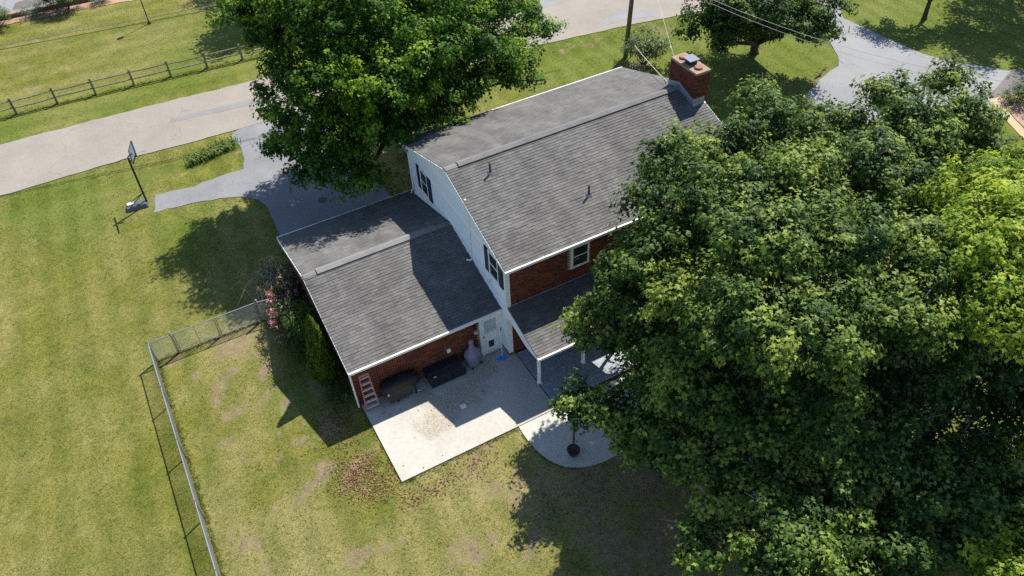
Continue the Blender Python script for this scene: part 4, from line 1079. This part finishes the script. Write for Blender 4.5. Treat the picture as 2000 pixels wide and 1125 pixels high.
MB().lathe((-7.52, 42.24, 0), [(.13, 0), (.13, .06), (.07, .14), (.045, .2)], 12).build('base', 'lamp_black', lpst)
MB().tube([(-7.52, 42.24, .15), (-7.52, 42.24, 3.1)], [.045, .035], 8).build('pole', 'lamp_black', lpst)
MB().lathe((-7.52, 42.24, 3.1), [(.06, 0), (.15, .08), (.19, .40), (.21, .42), (.10, .55), (.02, .62)], 8).build('lantern', 'lamp_black', lpst)

# ------------------------------------------------------------------ vegetation
def unit(n):
    v = rng.normal(0, 1, (n, 3)); return v / np.linalg.norm(v, axis=1, keepdims=True)

def boughs(lobes, rb=0.95, low=-0.35):
    """break every lobe into boughs on its surface, spaced so that dark gaps open between them"""
    out = []; seen = set()
    for l in lobes:
        c = np.array(l[:3]); r_ = np.array(l[3:6]); k = int(26 * (r_.mean() / 1.5) ** 2) + 10
        d = unit(k); d[:, 2] = np.where(d[:, 2] < low, -d[:, 2], d[:, 2])
        f = np.where(rng.random(k) < 0.72, rng.uniform(0.72, 1.02, k), rng.uniform(0.2, 0.7, k))
        P = c + d * f[:, None] * np.maximum(r_ - rb * 0.35, 0.3)
        for i in range(k):
            key = tuple(np.floor(P[i] / (rb * 1.45)).astype(int))
            if key in seen: continue
            seen.add(key)
            s = rb * rng.uniform(0.62, 1.2)
            out.append((*P[i], s, s, s * 0.72))
    return out

def crown_points(lobes, nclump, crad, nleaf, flat=0.75, shell=0.42, low=-0.55, space=1.55):
    """clump centres on and inside the lobes, spaced apart, then leaf positions around each centre"""
    vol = np.array([(l[3] * l[4] + l[4] * l[5] + l[3] * l[5]) for l in lobes]); pr_ = vol / vol.sum()
    m_ = nclump * 8
    idx = rng.choice(len(lobes), m_, p=pr_)
    Lb = np.array(lobes)[idx]
    d = unit(m_); d[:, 2] = np.where(d[:, 2] < low, -d[:, 2], d[:, 2])
    r = rng.random(m_) ** shell * rng.uniform(0.85, 1.12, m_)
    C = Lb[:, :3] + d * r[:, None] * Lb[:, 3:6]
    out_ = np.where(rng.random(m_) < 0.10, rng.uniform(0.3, 0.9, m_), 0.0)          # stray shoots that break the outline
    C += (d * 0.6 + np.array((0, 0, 0.7))) * (out_ * crad * 1.6)[:, None]
    bt = rng.normal(0, 0.15, len(lobes))[idx]
    # keep one centre per cell so that dark gaps stay between the clumps
    key = np.floor(C / (crad * space)).astype(int)
    _, first = np.unique(key @ np.array((73856093, 19349663, 83492791)), return_index=True)
    first = np.sort(first)[:nclump]
    C = C[first]; d = d[first]; r = r[first]; bt = bt[first]
    n = len(C)
    rad = crad * rng.uniform(0.62, 1.35, n)
    k = np.maximum(8, (nleaf * (rad / crad) ** 2).astype(int))
    ci = np.repeat(np.arange(n), k); tot = len(ci)
    e = unit(tot); e[:, 2] = np.where((e[:, 2] < -0.2) & (rng.random(tot) < 0.6), -e[:, 2], e[:, 2])
    rr = rng.random(tot) ** 0.5
    sp = rng.uniform(0.75, 1.3, (n, 3)); sp[:, 2] *= flat
    off = e * (rr * rad[ci])[:, None] * sp[ci]
    ax = d * 0.7 + np.array((0, 0, 0.6)) + rng.normal(0, 0.3, (n, 3)); ax /= np.linalg.norm(ax, axis=1, keepdims=True)
    off += ax[ci] * np.sum(off * ax[ci], 1, keepdims=True) * 0.55
    P = C[ci] + off
    nrm = e * 0.55 + d[ci] * 0.5 + np.array((0, 0, 0.5)) + rng.normal(0, 0.36, (tot, 3))
    tipd = e * 0.7 + d[ci] * 0.5 + np.array((0, 0, -0.45))
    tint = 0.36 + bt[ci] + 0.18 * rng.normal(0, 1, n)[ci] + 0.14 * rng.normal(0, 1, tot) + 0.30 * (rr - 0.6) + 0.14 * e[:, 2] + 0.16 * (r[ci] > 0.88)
    return C, P, nrm, tipd, tint

def tree(name, label, base, lobes, nclump, crad, nleaf, lsize, m, bark='bark', trunk_r=0.22, group=None, shape=LEAF, nbranch=60, shell=0.42, low=-0.55, fork=0.3, bare=0):
    root = thing(name, label, 'tree', base, group)
    bl = boughs(lobes, crad * 2.1)
    C, P, nrm, tipd, tint = crown_points(bl, nclump, crad, nleaf, shell=0.3, low=-0.25, space=1.15)
    S = lsize * rng.uniform(0.65, 1.25, len(P))
    off = np.array(base, float)
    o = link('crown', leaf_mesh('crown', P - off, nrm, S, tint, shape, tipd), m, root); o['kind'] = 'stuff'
    # trunk and limbs
    top = np.mean([l[:3] for l in lobes], 0); b0 = np.array(base, float)
    fk = b0 + (top - b0) * fork; fk[:2] = b0[:2] + (top[:2] - b0[:2]) * fork * 0.4
    tr = MB(); tr.tube([b0 - (0, 0, .15), b0 + (fk - b0) * .12, b0 + (fk - b0) * .5 + (random.gauss(0, .05), random.gauss(0, .05), 0), fk], [trunk_r * 1.5, trunk_r * 1.05, trunk_r * .95, trunk_r * .85], 10)
    tr.build('trunk', bark, root, True)
    br = MB(); tips = []
    for l in lobes:
        c = np.array(l[:3]); mid = fk + (c - fk) * .5 + np.array((0, 0, .25 * np.linalg.norm(c - fk) * .3)) + rng.normal(0, .2, 3)
        br.tube([fk, mid, c], [trunk_r * .6, trunk_r * .40, trunk_r * .14], 7); tips.append((mid, c))
    sel = rng.choice(len(C), min(nbranch, len(C)), replace=False)
    mids = np.array([a + (b_ - a) * f for a, b_ in tips for f in (0.2, .6, 1.0)])
    for i in sel:
        s = mids[np.argmin(np.linalg.norm(mids - C[i], axis=1))]
        md = (s + C[i]) / 2 + rng.normal(0, .18, 3) + np.array((0, 0, .12))
        br.tube([s, md, C[i]], [trunk_r * .20, trunk_r * .13, .012], 5)
        for _ in range(2):
            q = C[i] + rng.normal(0, crad * .6, 3); br.tube([C[i] * .6 + md * .4, (C[i] + q) / 2 + rng.normal(0, .05, 3), q], [.02, .014, .006], 4)
    for _ in range(bare):
        l = lobes[rng.integers(len(lobes))]; dd_ = unit(1)[0]; dd_[2] = abs(dd_[2]) * .7 + .1
        c = np.array(l[:3]); e = c + dd_ * np.array(l[3:6]) * rng.uniform(.8, 1.02); s = c + (e - c) * .35
        md = (s + e) / 2 + rng.normal(0, .15, 3); br.tube([s, md, e], [.045, .03, .01], 5)
        for _ in range(4):
            q = md + (e - md) * rng.uniform(.1, .9); br.tube([q, q + rng.normal(0, .35, 3) + (0, 0, .15)], [.014, .005], 4)
    br.build('branches', bark, root)
    return root

# broad maple in front of the house
tree('maple_tree', 'large dense dark green tree between the road and the front of the house', (2.5, 16.5, 0),
     [(-1.7, 17.5, 8.0, 2.80, 2.80, 2.46), (-4.0, 14.8, 7.2, 1.50, 1.50, 1.32), (-3.8, 13.2, 6.0, 2.00, 2.00, 1.76), (-4.9, 13.7, 4.8, 1.00, 1.00, 0.88), (-3.2, 11.4, 4.6, 1.90, 1.90, 1.67), (-2.0, 10.5, 3.8, 1.50, 1.50, 1.32), (0.5, 11.1, 5.2, 1.60, 1.60, 1.41), (-0.2, 11.9, 7.4, 2.80, 2.80, 2.46), (3.2, 11.6, 5.6, 1.70, 1.70, 1.50), (5.8, 12.6, 6.0, 2.10, 2.10, 1.85), (8.9, 14.8, 5.4, 1.50, 1.50, 1.32), (3.4, 13.0, 8.5, 3.00, 3.00, 2.64), (0.2, 14.5, 9.5, 3.00, 3.00, 2.64), (-4.1, 17.6, 9.8, 1.40, 1.40, 1.30), (6.5, 14.7, 8.0, 2.60, 2.60, 2.29), (7.2, 13.4, 4.6, 1.50, 1.50, 1.32), (-1.7, 12.1, 5.6, 2.20, 2.20, 1.94), (2.0, 11.7, 6.8, 2.00, 2.00, 1.76), (2.5, 17.5, 7.5, 5.0, 4.6, 3.8), (-1.5, 15.0, 10.3, 2.6, 2.4, 2.0), (-2.8, 18.0, 9.4, 2.2, 2.2, 2.0), (1.0, 18.0, 10.8, 3.0, 2.8, 2.2), (-2.6, 12.6, 8.2, 1.8, 1.6, 1.5), (6.5, 18.5, 6.2, 3.6, 3.4, 3.0), (0.6, 18.4, 7.0, 3.0, 2.8, 2.8), (-0.5, 11.4, 8.6, 1.6, 1.5, 1.4), (-3.6, 12.2, 7.2, 1.4, 1.4, 1.3), (-3.3, 12.4, 3.6, 1.30, 1.30, 1.17), (-4.9, 13.2, 4.2, 0.80, 0.80, 0.72), (10.6, 16.0, 5.5, 1.20, 1.20, 1.08), (-2.6, 13.4, 4.2, 2.0, 1.9, 1.9), (-0.6, 13.4, 4.6, 2.2, 1.9, 2.0), (2.4, 13.8, 4.6, 2.3, 2.0, 2.0), (0.2, 15.0, 6.4, 3.0, 2.6, 2.6), (5.2, 14.6, 4.6, 2.2, 2.0, 1.9)],
     3700, 0.40, 44, 0.182, 'leaf_front', trunk_r=0.34, nbranch=110, shape=LEAF)
# back-yard trees on the right
BK = 'trees crowded behind the house'
tree('maple_tree', 'broad green tree overhanging the porch and the rear roof slope', (4.6, -5.2, 0),
     [(5.6, -1.7, 8.6, 0.73, 0.71, 0.74), (4.7, -3.3, 8.0, 1.26, 1.20, 1.23), (6.1, -3.1, 8.0, 1.57, 1.69, 1.63), (3.4, -3.8, 6.0, 1.03, 1.00, 0.90), (4.2, -4.5, 7.2, 1.63, 1.46, 1.47), (2.0, -3.6, 4.6, 0.74, 0.70, 0.69), (2.9, -5.1, 5.4, 1.21, 1.19, 1.23), (1.7, -5.0, 4.2, 0.65, 0.75, 0.65), (2.0, -6.9, 4.6, 1.37, 1.37, 1.23), (0.2, -6.5, 3.5, 0.73, 0.65, 0.65), (0.7, -8.0, 3.3, 0.91, 0.97, 0.90), (3.5, -7.1, 7.0, 1.80, 1.84, 1.63), (2.5, -8.6, 5.5, 1.67, 1.42, 1.47), (1.7, -3.1, 4.6, 0.60, 0.60, 0.54), (1.4, -3.9, 4.2, 0.50, 0.50, 0.45), (3.1, -3.5, 5.6, 0.70, 0.70, 0.63), (-0.4, -6.1, 3.4, 0.60, 0.60, 0.54)],
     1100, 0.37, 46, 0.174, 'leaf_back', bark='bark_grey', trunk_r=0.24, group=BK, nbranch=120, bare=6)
tree('maple_tree', 'green tree rising past the far corner of the roof near the chimney', (10.0, -2.6, 0),
     [(7.9, -1.0, 8.0, 0.73, 0.78, 0.74), (8.8, -1.9, 8.0, 1.17, 1.23, 1.14), (12.2, 0.3, 8.4, 0.53, 0.47, 0.49), (11.1, -2.0, 8.2, 1.16, 1.38, 1.23), (6.7, -4.8, 8.4, 1.64, 1.63, 1.63), (11.5, -3.2, 8.2, 1.42, 1.28, 1.23), (8.5, -5.8, 8.6, 1.84, 1.71, 1.63)],
     800, 0.37, 46, 0.174, 'leaf_back', bark='bark_grey', trunk_r=0.22, group=BK, nbranch=90, bare=5)
tree('maple_tree', 'green tree with ragged top in front of the neighbouring driveway', (15.8, -4.8, 0),
     [(13.8, -3.0, 8.0, 1.14, 1.21, 1.14), (16.8, -2.6, 8.4, 0.75, 0.79, 0.74), (19.6, -2.8, 8.3, 0.48, 0.43, 0.45), (15.2, -4.9, 8.2, 1.40, 1.65, 1.47), (19.1, -4.6, 7.8, 0.74, 0.73, 0.74), (11.8, -5.9, 8.2, 1.89, 1.71, 1.63), (18.7, -6.0, 6.5, 0.92, 0.86, 0.82), (13.7, -7.2, 7.6, 1.41, 1.28, 1.31)],
     800, 0.37, 46, 0.174, 'leaf_back', bark='bark_grey', trunk_r=0.22, group=BK, nbranch=80, bare=4)
tree('maple_tree', 'tall green tree in the middle of the crowded back yard', (6.2, -9.8, 0),
     [(5.0, -8.2, 9.5, 1.62, 1.58, 1.51), (7.2, -9.0, 9.5, 1.78, 1.63, 1.51), (3.3, -9.3, 8.7, 1.43, 1.44, 1.29), (4.8, -10.5, 8.7, 1.6, 1.71, 1.51), (7.3, -11.0, 8.5, 1.72, 1.43, 1.44), (9.1, -9.9, 8.9, 1.2, 1.12, 1.08)],
     900, 0.37, 46, 0.174, 'leaf_back', bark='bark_grey', trunk_r=0.22, group=BK, nbranch=140, bare=16)
tree('maple_tree', 'dark shaded tree over the lower lawn at the edge of the back yard', (2.4, -11.2, 0),
     [(3.2, -9.7, 5.1, 1.6, 1.45, 1.44), (1.3, -9.7, 3.9, 1.31, 1.19, 1.13), (2.1, -12.0, 4.5, 1.83, 1.55, 1.51), (0.5, -12.3, 3.7, 1.32, 1.15, 1.13), (4.4, -11.4, 5.7, 1.84, 1.8, 1.51), (1.9, -14.1, 4.1, 1.52, 1.72, 1.51)],
     800, 0.37, 44, 0.174, 'leaf_back', bark='bark_grey', trunk_r=0.2, group=BK, nbranch=140, bare=16)
tree('maple_tree', 'dark shaded tree below the bright yellow green tree', (7.2, -13.6, 0),
     [(7.6, -11.6, 4.6, 1.81, 1.86, 1.66), (5.0, -13.2, 3.6, 1.95, 1.96, 1.75), (10.0, -12.9, 4.2, 1.77, 1.83, 1.51), (7.4, -14.5, 3.4, 1.99, 2.05, 1.75), (4.5, -15.4, 2.6, 1.77, 1.74, 1.59), (10.0, -14.7, 3.4, 1.69, 1.74, 1.43), (6.7, -16.8, 2.6, 1.42, 1.44, 1.27), (11.7, -12.9, 4.8, 1.71, 1.82, 1.71), (11.7, -14.3, 4.4, 1.75, 1.84, 1.71), (13.7, -13.6, 4.8, 2.05, 1.83, 1.90), (8.7, -16.3, 3.8, 1.44, 1.71, 1.52), (7.8, -13.1, 4.5, 1.70, 1.70, 1.53), (6.3, -13.1, 4.2, 1.50, 1.50, 1.35), (8.7, -14.0, 4.2, 1.60, 1.60, 1.44), (9.9, -11.4, 6.4, 1.50, 1.50, 1.35), (7.4, -13.0, 5.0, 1.50, 1.50, 1.35), (9.8, -12.2, 5.8, 1.50, 1.50, 1.35), (8.6, -12.2, 5.4, 1.60, 1.60, 1.44)],
     1350, 0.37, 44, 0.174, 'leaf_dark', bark='bark_grey', trunk_r=0.2, group=BK, nbranch=90, bare=6)  # leaf colour darker than the neighbouring maples: their shade is painted in
YL = 'bright yellow green trees on the right'
tree('locust_tree', 'bright yellow green tree rising on the right of the back yard', (12.0, -11.8, 0),
     [(13.3, -9.7, 9.4, 1.32, 1.32, 1.19), (15.4, -9.8, 9.2, 1.50, 1.50, 1.35), (11.1, -11.6, 9.6, 1.76, 1.76, 1.58), (11.7, -12.5, 9.6, 1.94, 1.94, 1.74), (9.7, -12.7, 8.8, 1.50, 1.50, 1.35), (10.3, -13.7, 8.8, 1.76, 1.76, 1.58), (14.6, -11.8, 9.2, 2.11, 2.11, 1.90), (11.5, -14.0, 9.2, 1.94, 1.94, 1.74)],
     900, 0.38, 48, 0.174, 'leaf_yellow', trunk_r=0.2, group=YL, nbranch=70)
tree('locust_tree', 'small yellow green sapling at the lower right corner', (8.2, -17.6, 0),
     [(7.2, -17.5, 3.6, 1.00, 1.00, 0.90), (8.3, -18.0, 3.4, 1.30, 1.30, 1.17), (9.8, -16.3, 4.0, 0.80, 0.80, 0.72)],
     160, 0.40, 70, 0.17, 'leaf_yellow', trunk_r=0.1, group=YL, nbranch=40)
# other yard trees
tree('dogwood_tree', 'low spreading tree on the lawn island beside the neighbouring driveway', (26.55, 14.79, 0),
     [(23.7, 12.7, 4.2, 2.46, 2.62, 2.47), (22.0, 14.3, 3.2, 1.66, 1.74, 1.61), (26.3, 11.4, 3.4, 1.85, 1.64, 1.71), (23.7, 14.7, 4.4, 1.99, 2.35, 2.09), (26.5, 12.8, 4.4, 2.28, 2.27, 2.28), (28.1, 11.2, 3.8, 1.76, 1.59, 1.52), (22.6, 14.2, 2.3, 1.17, 1.09, 1.04), (23.4, 13.2, 2.8, 1.23, 1.12, 1.14), (25.8, 11.9, 2.6, 1.23, 1.29, 1.14), (27.3, 11.0, 2.8, 1.21, 1.26, 1.14), (26.0, 16.0, 4.2, 2.8, 2.6, 1.6)],
     1000, 0.40, 46, 0.18, 'leaf_dark', trunk_r=0.28, nbranch=50, fork=0.22)
tree('dogwood_tree', 'small tree with crooked trunk on the far lawn at the top right', (39.36, 12.13, 0),
     [(39.4, 12.4, 3.6, 1.8, 1.8, 1.3), (41.0, 11.2, 3.0, 1.3, 1.2, 0.9), (38.2, 13.6, 3.4, 1.5, 1.4, 1.1)],
     150, 0.40, 44, 0.18, 'leaf_dark', trunk_r=0.16, nbranch=24, fork=0.35)
tree('shade_tree', 'shade tree beyond the right edge darkening the far lawn', (47.5, 11.5, 0),
     [(47.0, 11.0, 7.0, 3.6, 3.4, 3.2), (44.8, 9.2, 7.2, 2.4, 2.2, 2.4), (49.5, 12.5, 6.6, 3, 3, 3), (45.5, 7.0, 6.2, 2.4, 2.2, 2.2)],
     260, 0.75, 60, 0.26, 'leaf_dark', trunk_r=0.3, nbranch=20)
tree('shade_tree', 'green tree across the road half hidden behind the large front tree', (4.6, 39.6, 0),
     [(4.2, 39.4, 6.2, 3.6, 3.4, 3.0), (1.4, 39.2, 5.4, 2.2, 2.4, 2.2), (1.6, 45.8, 4.4, 2.2, 2.0, 1.8), (6.5, 42, 6, 3, 3, 2.6)],
     230, 0.7, 70, 0.24, 'leaf_front', trunk_r=0.28, nbranch=20)

def shrub(name, label, base, lobes, nclump, crad, nleaf, lsize, m, shape=NARROW, cat='shrub', stems=8, shell=0.5, extra=None, group=None):
    root = thing(name, label, cat, base, group)
    off = np.array(base, float)
    C, P, nrm, tipd, tint = crown_points(lobes, nclump, crad, nleaf, flat=0.9, shell=shell, low=-0.2)
    P[:, 2] = np.maximum(P[:, 2], base[2] + 0.03)
    o = link('foliage', leaf_mesh('foliage', P - off, nrm, lsize * rng.uniform(.65, 1.25, len(P)), tint, shape, tipd), m, root); o['kind'] = 'stuff'
    st = MB()
    for i in rng.choice(len(C), min(stems, len(C)), replace=False):
        s = off + rng.normal(0, .06, 3) * (1, 1, 0); st.tube([s, (s + C[i]) / 2 + rng.normal(0, .08, 3), C[i]], [.03, .02, .008], 5)
    st.build('stems', 'bark', root)
    if extra:
        em, n_, sz = extra
        k = rng.choice(len(C), n_, replace=True)
        top = C[k] + unit(n_) * crad * .75 + np.array((-.05, -.05, .12))
        reps = 9
        FP = np.repeat(top, reps, 0) + rng.normal(0, .045, (n_ * reps, 3))
        o = link('blossom', leaf_mesh('blossom', FP - off, rng.normal(0, .6, (n_ * reps, 3)) + (0, 0, .7), sz * rng.uniform(.7, 1.3, n_ * reps), rng.random(n_ * reps), LEAF), em, root); o['kind'] = 'stuff'
    return root
shrub('flowering_shrub', 'dark leaved shrub covered in pink flowers at the garage wall', (-7.9, 6.5, 0),
      [(-7.75, 6.4, 0.7, .75, .95, .7), (-7.6, 7.3, 0.85, .7, .85, .8), (-7.45, 8.0, 0.85, .55, .6, .7), (-7.95, 5.8, .45, .6, .5, .45)], 280, 0.30, 70, 0.11, 'leaf_dark', stems=16, extra=('petal_pink', 300, 0.085))
shrub('fern_shrub', 'feathery bright green shrub between the pink shrub and the conical evergreen', (-7.5, 5.0, 0),
      [(-7.45, 5.1, 1.05, .75, .85, 1.0), (-7.75, 4.6, .6, .7, .7, .6)], 80, 0.36, 110, 0.14, 'leaf_fern', stems=12)
# conical evergreen
def cone_shrub(name, label, base, h, r, m, n, cat='shrub', dark=0.0):
    root = thing(name, label, cat, base)
    z = h * (1 - rng.random(n) ** 0.62); f = z / h
    prof = np.where(f < .18, .75 + f / .18 * .25, np.clip((1 - f) / .82, 0, 1) ** 0.72)
    a = rng.uniform(0, 2 * np.pi, n)
    lump = 1 + .10 * np.sin(5 * a + z * 4) + .08 * np.sin(9 * a - z * 7)
    rr = r * prof * lump * (0.72 + .3 * rng.random(n) ** .5)
    P = np.stack([rr * np.cos(a), rr * np.sin(a), z + .05], 1)
    nrm = np.stack([np.cos(a), np.sin(a), np.full(n, .45)], 1) + rng.normal(0, .5, (n, 3))
    tipd = np.stack([np.cos(a) * .35, np.sin(a) * .35, np.full(n, 1.0)], 1)
    o = link('foliage', leaf_mesh('foliage', P, nrm, .13 * rng.uniform(.7, 1.3, n), np.clip(rng.normal(.45, .25, n), 0, 1), NARROW, tipd), m, root); o['kind'] = 'stuff'
    MB().tube([np.array(base), np.array(base) + (0, 0, h * .9)], [.09, .02], 7).build('trunk', 'bark', root)
    mb = MB(); mb.lathe(base, [(r * .5, .05), (r * .66, h * .18), (r * .5, h * .5), (r * .25, h * .8), (.02, h * .95)], 10); mb.build('inner_twigs', 'bark', root)
    return root
cone_shrub('arborvitae', 'tall conical evergreen beside the garage corner', (-7.4, 2.95, 0), 3.9, .64, 'leaf_arbor', 15000, 'evergreen')
shrub('low_shrub', 'low dark bush at the foot of the conical evergreen', (-7.35, 1.6, 0), [(-7.35, 1.6, .45, .55, .7, .5)], 40, .3, 70, .11, 'leaf_dark', stems=6)
# ornamental grass against the garage wall
def grass_clump(name, label, base, rx, ry, n, h, m, cat, w=.02):
    root = thing(name, label, cat, base)
    bx = rng.normal(0, .35, n) * rx; by = rng.normal(0, .35, n) * ry
    a = rng.uniform(0, 2 * np.pi, n); L = h * rng.uniform(.6, 1.2, n); out = rng.uniform(.3, 1.0, n)
    V = np.zeros((n, 5, 3)); px_, py_ = -np.sin(a) * w, np.cos(a) * w
    for i, (f, z) in enumerate(((0, 0), (.35, .75), (1.0, .80))):
        cx_ = bx + np.cos(a) * L * out * f * .8; cy2 = by + np.sin(a) * L * out * f * .8; cz = L * z * (1 if i < 2 else (1.1 - out * .6))
        if i == 2: V[:, 4] = np.stack([cx_, cy2, cz], 1)
        else:
            V[:, 2 * i] = np.stack([cx_ - px_, cy2 - py_, cz], 1); V[:, 2 * i + 1] = np.stack([cx_ + px_, cy2 + py_, cz], 1)
    k = np.arange(n)[:, None] * 5
    loops = np.concatenate([k + np.array([[0, 1, 3, 2]]), k + np.array([[2, 3, 4]])], 1).ravel()
    sizes = np.tile([4, 3], n)
    me = fast_mesh('blades', V.reshape(-1, 3), loops, sizes); pattr(me, 'tint', np.repeat(rng.random(n), 2), 'FACE')
    o = link('blades', me, m, root); o['kind'] = 'stuff'
    MB().lathe((base[0], base[1], base[2] - .01), [(.12, 0), (.14, .05), (.05, .1)], 8).build('root_crown', 'soil_dark', root)
    return root
grass_clump('ornamental_grass', 'dry feathery ornamental grass spilling out beside the garage roof', (-7.55, 9.2, 0), 1.3, 1.6, 900, 1.6, 'straw', 'ornamental grass', .016)
for i, (a, b_) in enumerate(((-8.55, 22.45), (-8.0, 22.55), (-7.45, 22.6), (-6.95, 22.75), (-6.55, 22.9))):
    lab = ['leftmost clump of green daylily leaves beside the road', 'second clump from the left in the daylily row', 'middle clump of the green daylily row by the road', 'fourth clump from the left in the daylily row', 'rightmost daylily clump next to the driveway'][i]
    o = grass_clump('daylily', lab, (a, b_, -0.05), .8, .6, 170, .56, 'leaf_lily', 'daylily', .020); o['group'] = 'daylilies between road and driveway'
shrub('rhododendron', 'pale leaved bush at the foot of the utility pole', (19.6, 17.6, 0),
      [(19.6, 17.6, 1.0, .8, .9, .95), (20.2, 17.2, .9, .7, .7, .9), (19.2, 18.3, .6, .6, .6, .6)], 120, .32, 45, .18, 'leaf_rhodo', stems=10)
# shrubs in the far mulch bed
shrub('round_shrub', 'clipped dark round shrub at the left edge of the mulch bed', (-17.5, 47.9, 0), [(-17.5, 47.9, .55, 1.15, .9, .65)], 80, .3, 70, .12, 'leaf_dark', stems=6)
shrub('low_juniper', 'flat grey green spreading shrub in the mulch bed', (-15.0, 48.55, 0), [(-15.0, 48.55, .35, .75, .55, .32)], 34, .24, 60, .10, 'leaf_blue', stems=5)
shrub('large_evergreen', 'big dark evergreen bush standing in the mulch bed', (-12.5, 48.3, 0), [(-12.3, 48.2, 1.1, 1.1, 1.0, 1.2), (-13.3, 48.6, .9, .8, .8, .9)], 150, .34, 90, .14, 'leaf_dark', stems=8)
shrub('low_juniper', 'flat blue green spreading shrub at the top edge near the lamp post', (-10.1, 48.1, 0), [(-10.1, 48.1, .35, .8, .6, .34)], 34, .24, 60, .10, 'leaf_blue', stems=5)
shrub('garden_bush', 'green and yellow bush in the mulch at the right edge', (36.2, 1.2, 0), [(36.2, 1.3, .8, 1.2, .9, .8), (37.4, .4, .9, 1.0, .9, .9)], 70, .36, 60, .15, 'leaf_bright', stems=6)
shrub('garden_bush', 'low dark bush beside the beige path at the right edge', (35.2, 2.0, 0), [(35.3, 2.0, .35, .9, .5, .4)], 30, .3, 55, .13, 'leaf_dark', stems=5)
# brick edging wall of the parking lot
gw = thing('edging_wall', 'low dark brick edging wall between mulch bed and parking lot', 'wall', (-14, 49.3, 0))
for (a, b_) in (((-30, 49.95), (-17.3, 49.35)), ((-17.3, 49.35), (-12, 49.05)), ((-12, 49.05), (-4, 48.4))):
    MB().beam((a[0], a[1], .14), (b_[0], b_[1], .14), .22, .32).build('wall_segment', 'edging_brick', gw)
    MB().beam((a[0], a[1], .32), (b_[0], b_[1], .32), .30, .04).build('coping', 'concrete_cap', gw)
# fallen branch by the neighbouring driveway
fbn = MB().tube([(27.5, 10.25, .05), (28.1, 10.35, .10), (28.6, 10.7, .06), (29.0, 10.75, .12)], [.03, .07, .06, .03], 6)
fbn.tube([(28.1, 10.35, .1), (27.9, 10.75, .14)], [.04, .015], 5)
tag(fbn.build('fallen_branch', 'bark'), 'dark broken branch lying beside the neighbouring driveway', 'branch')
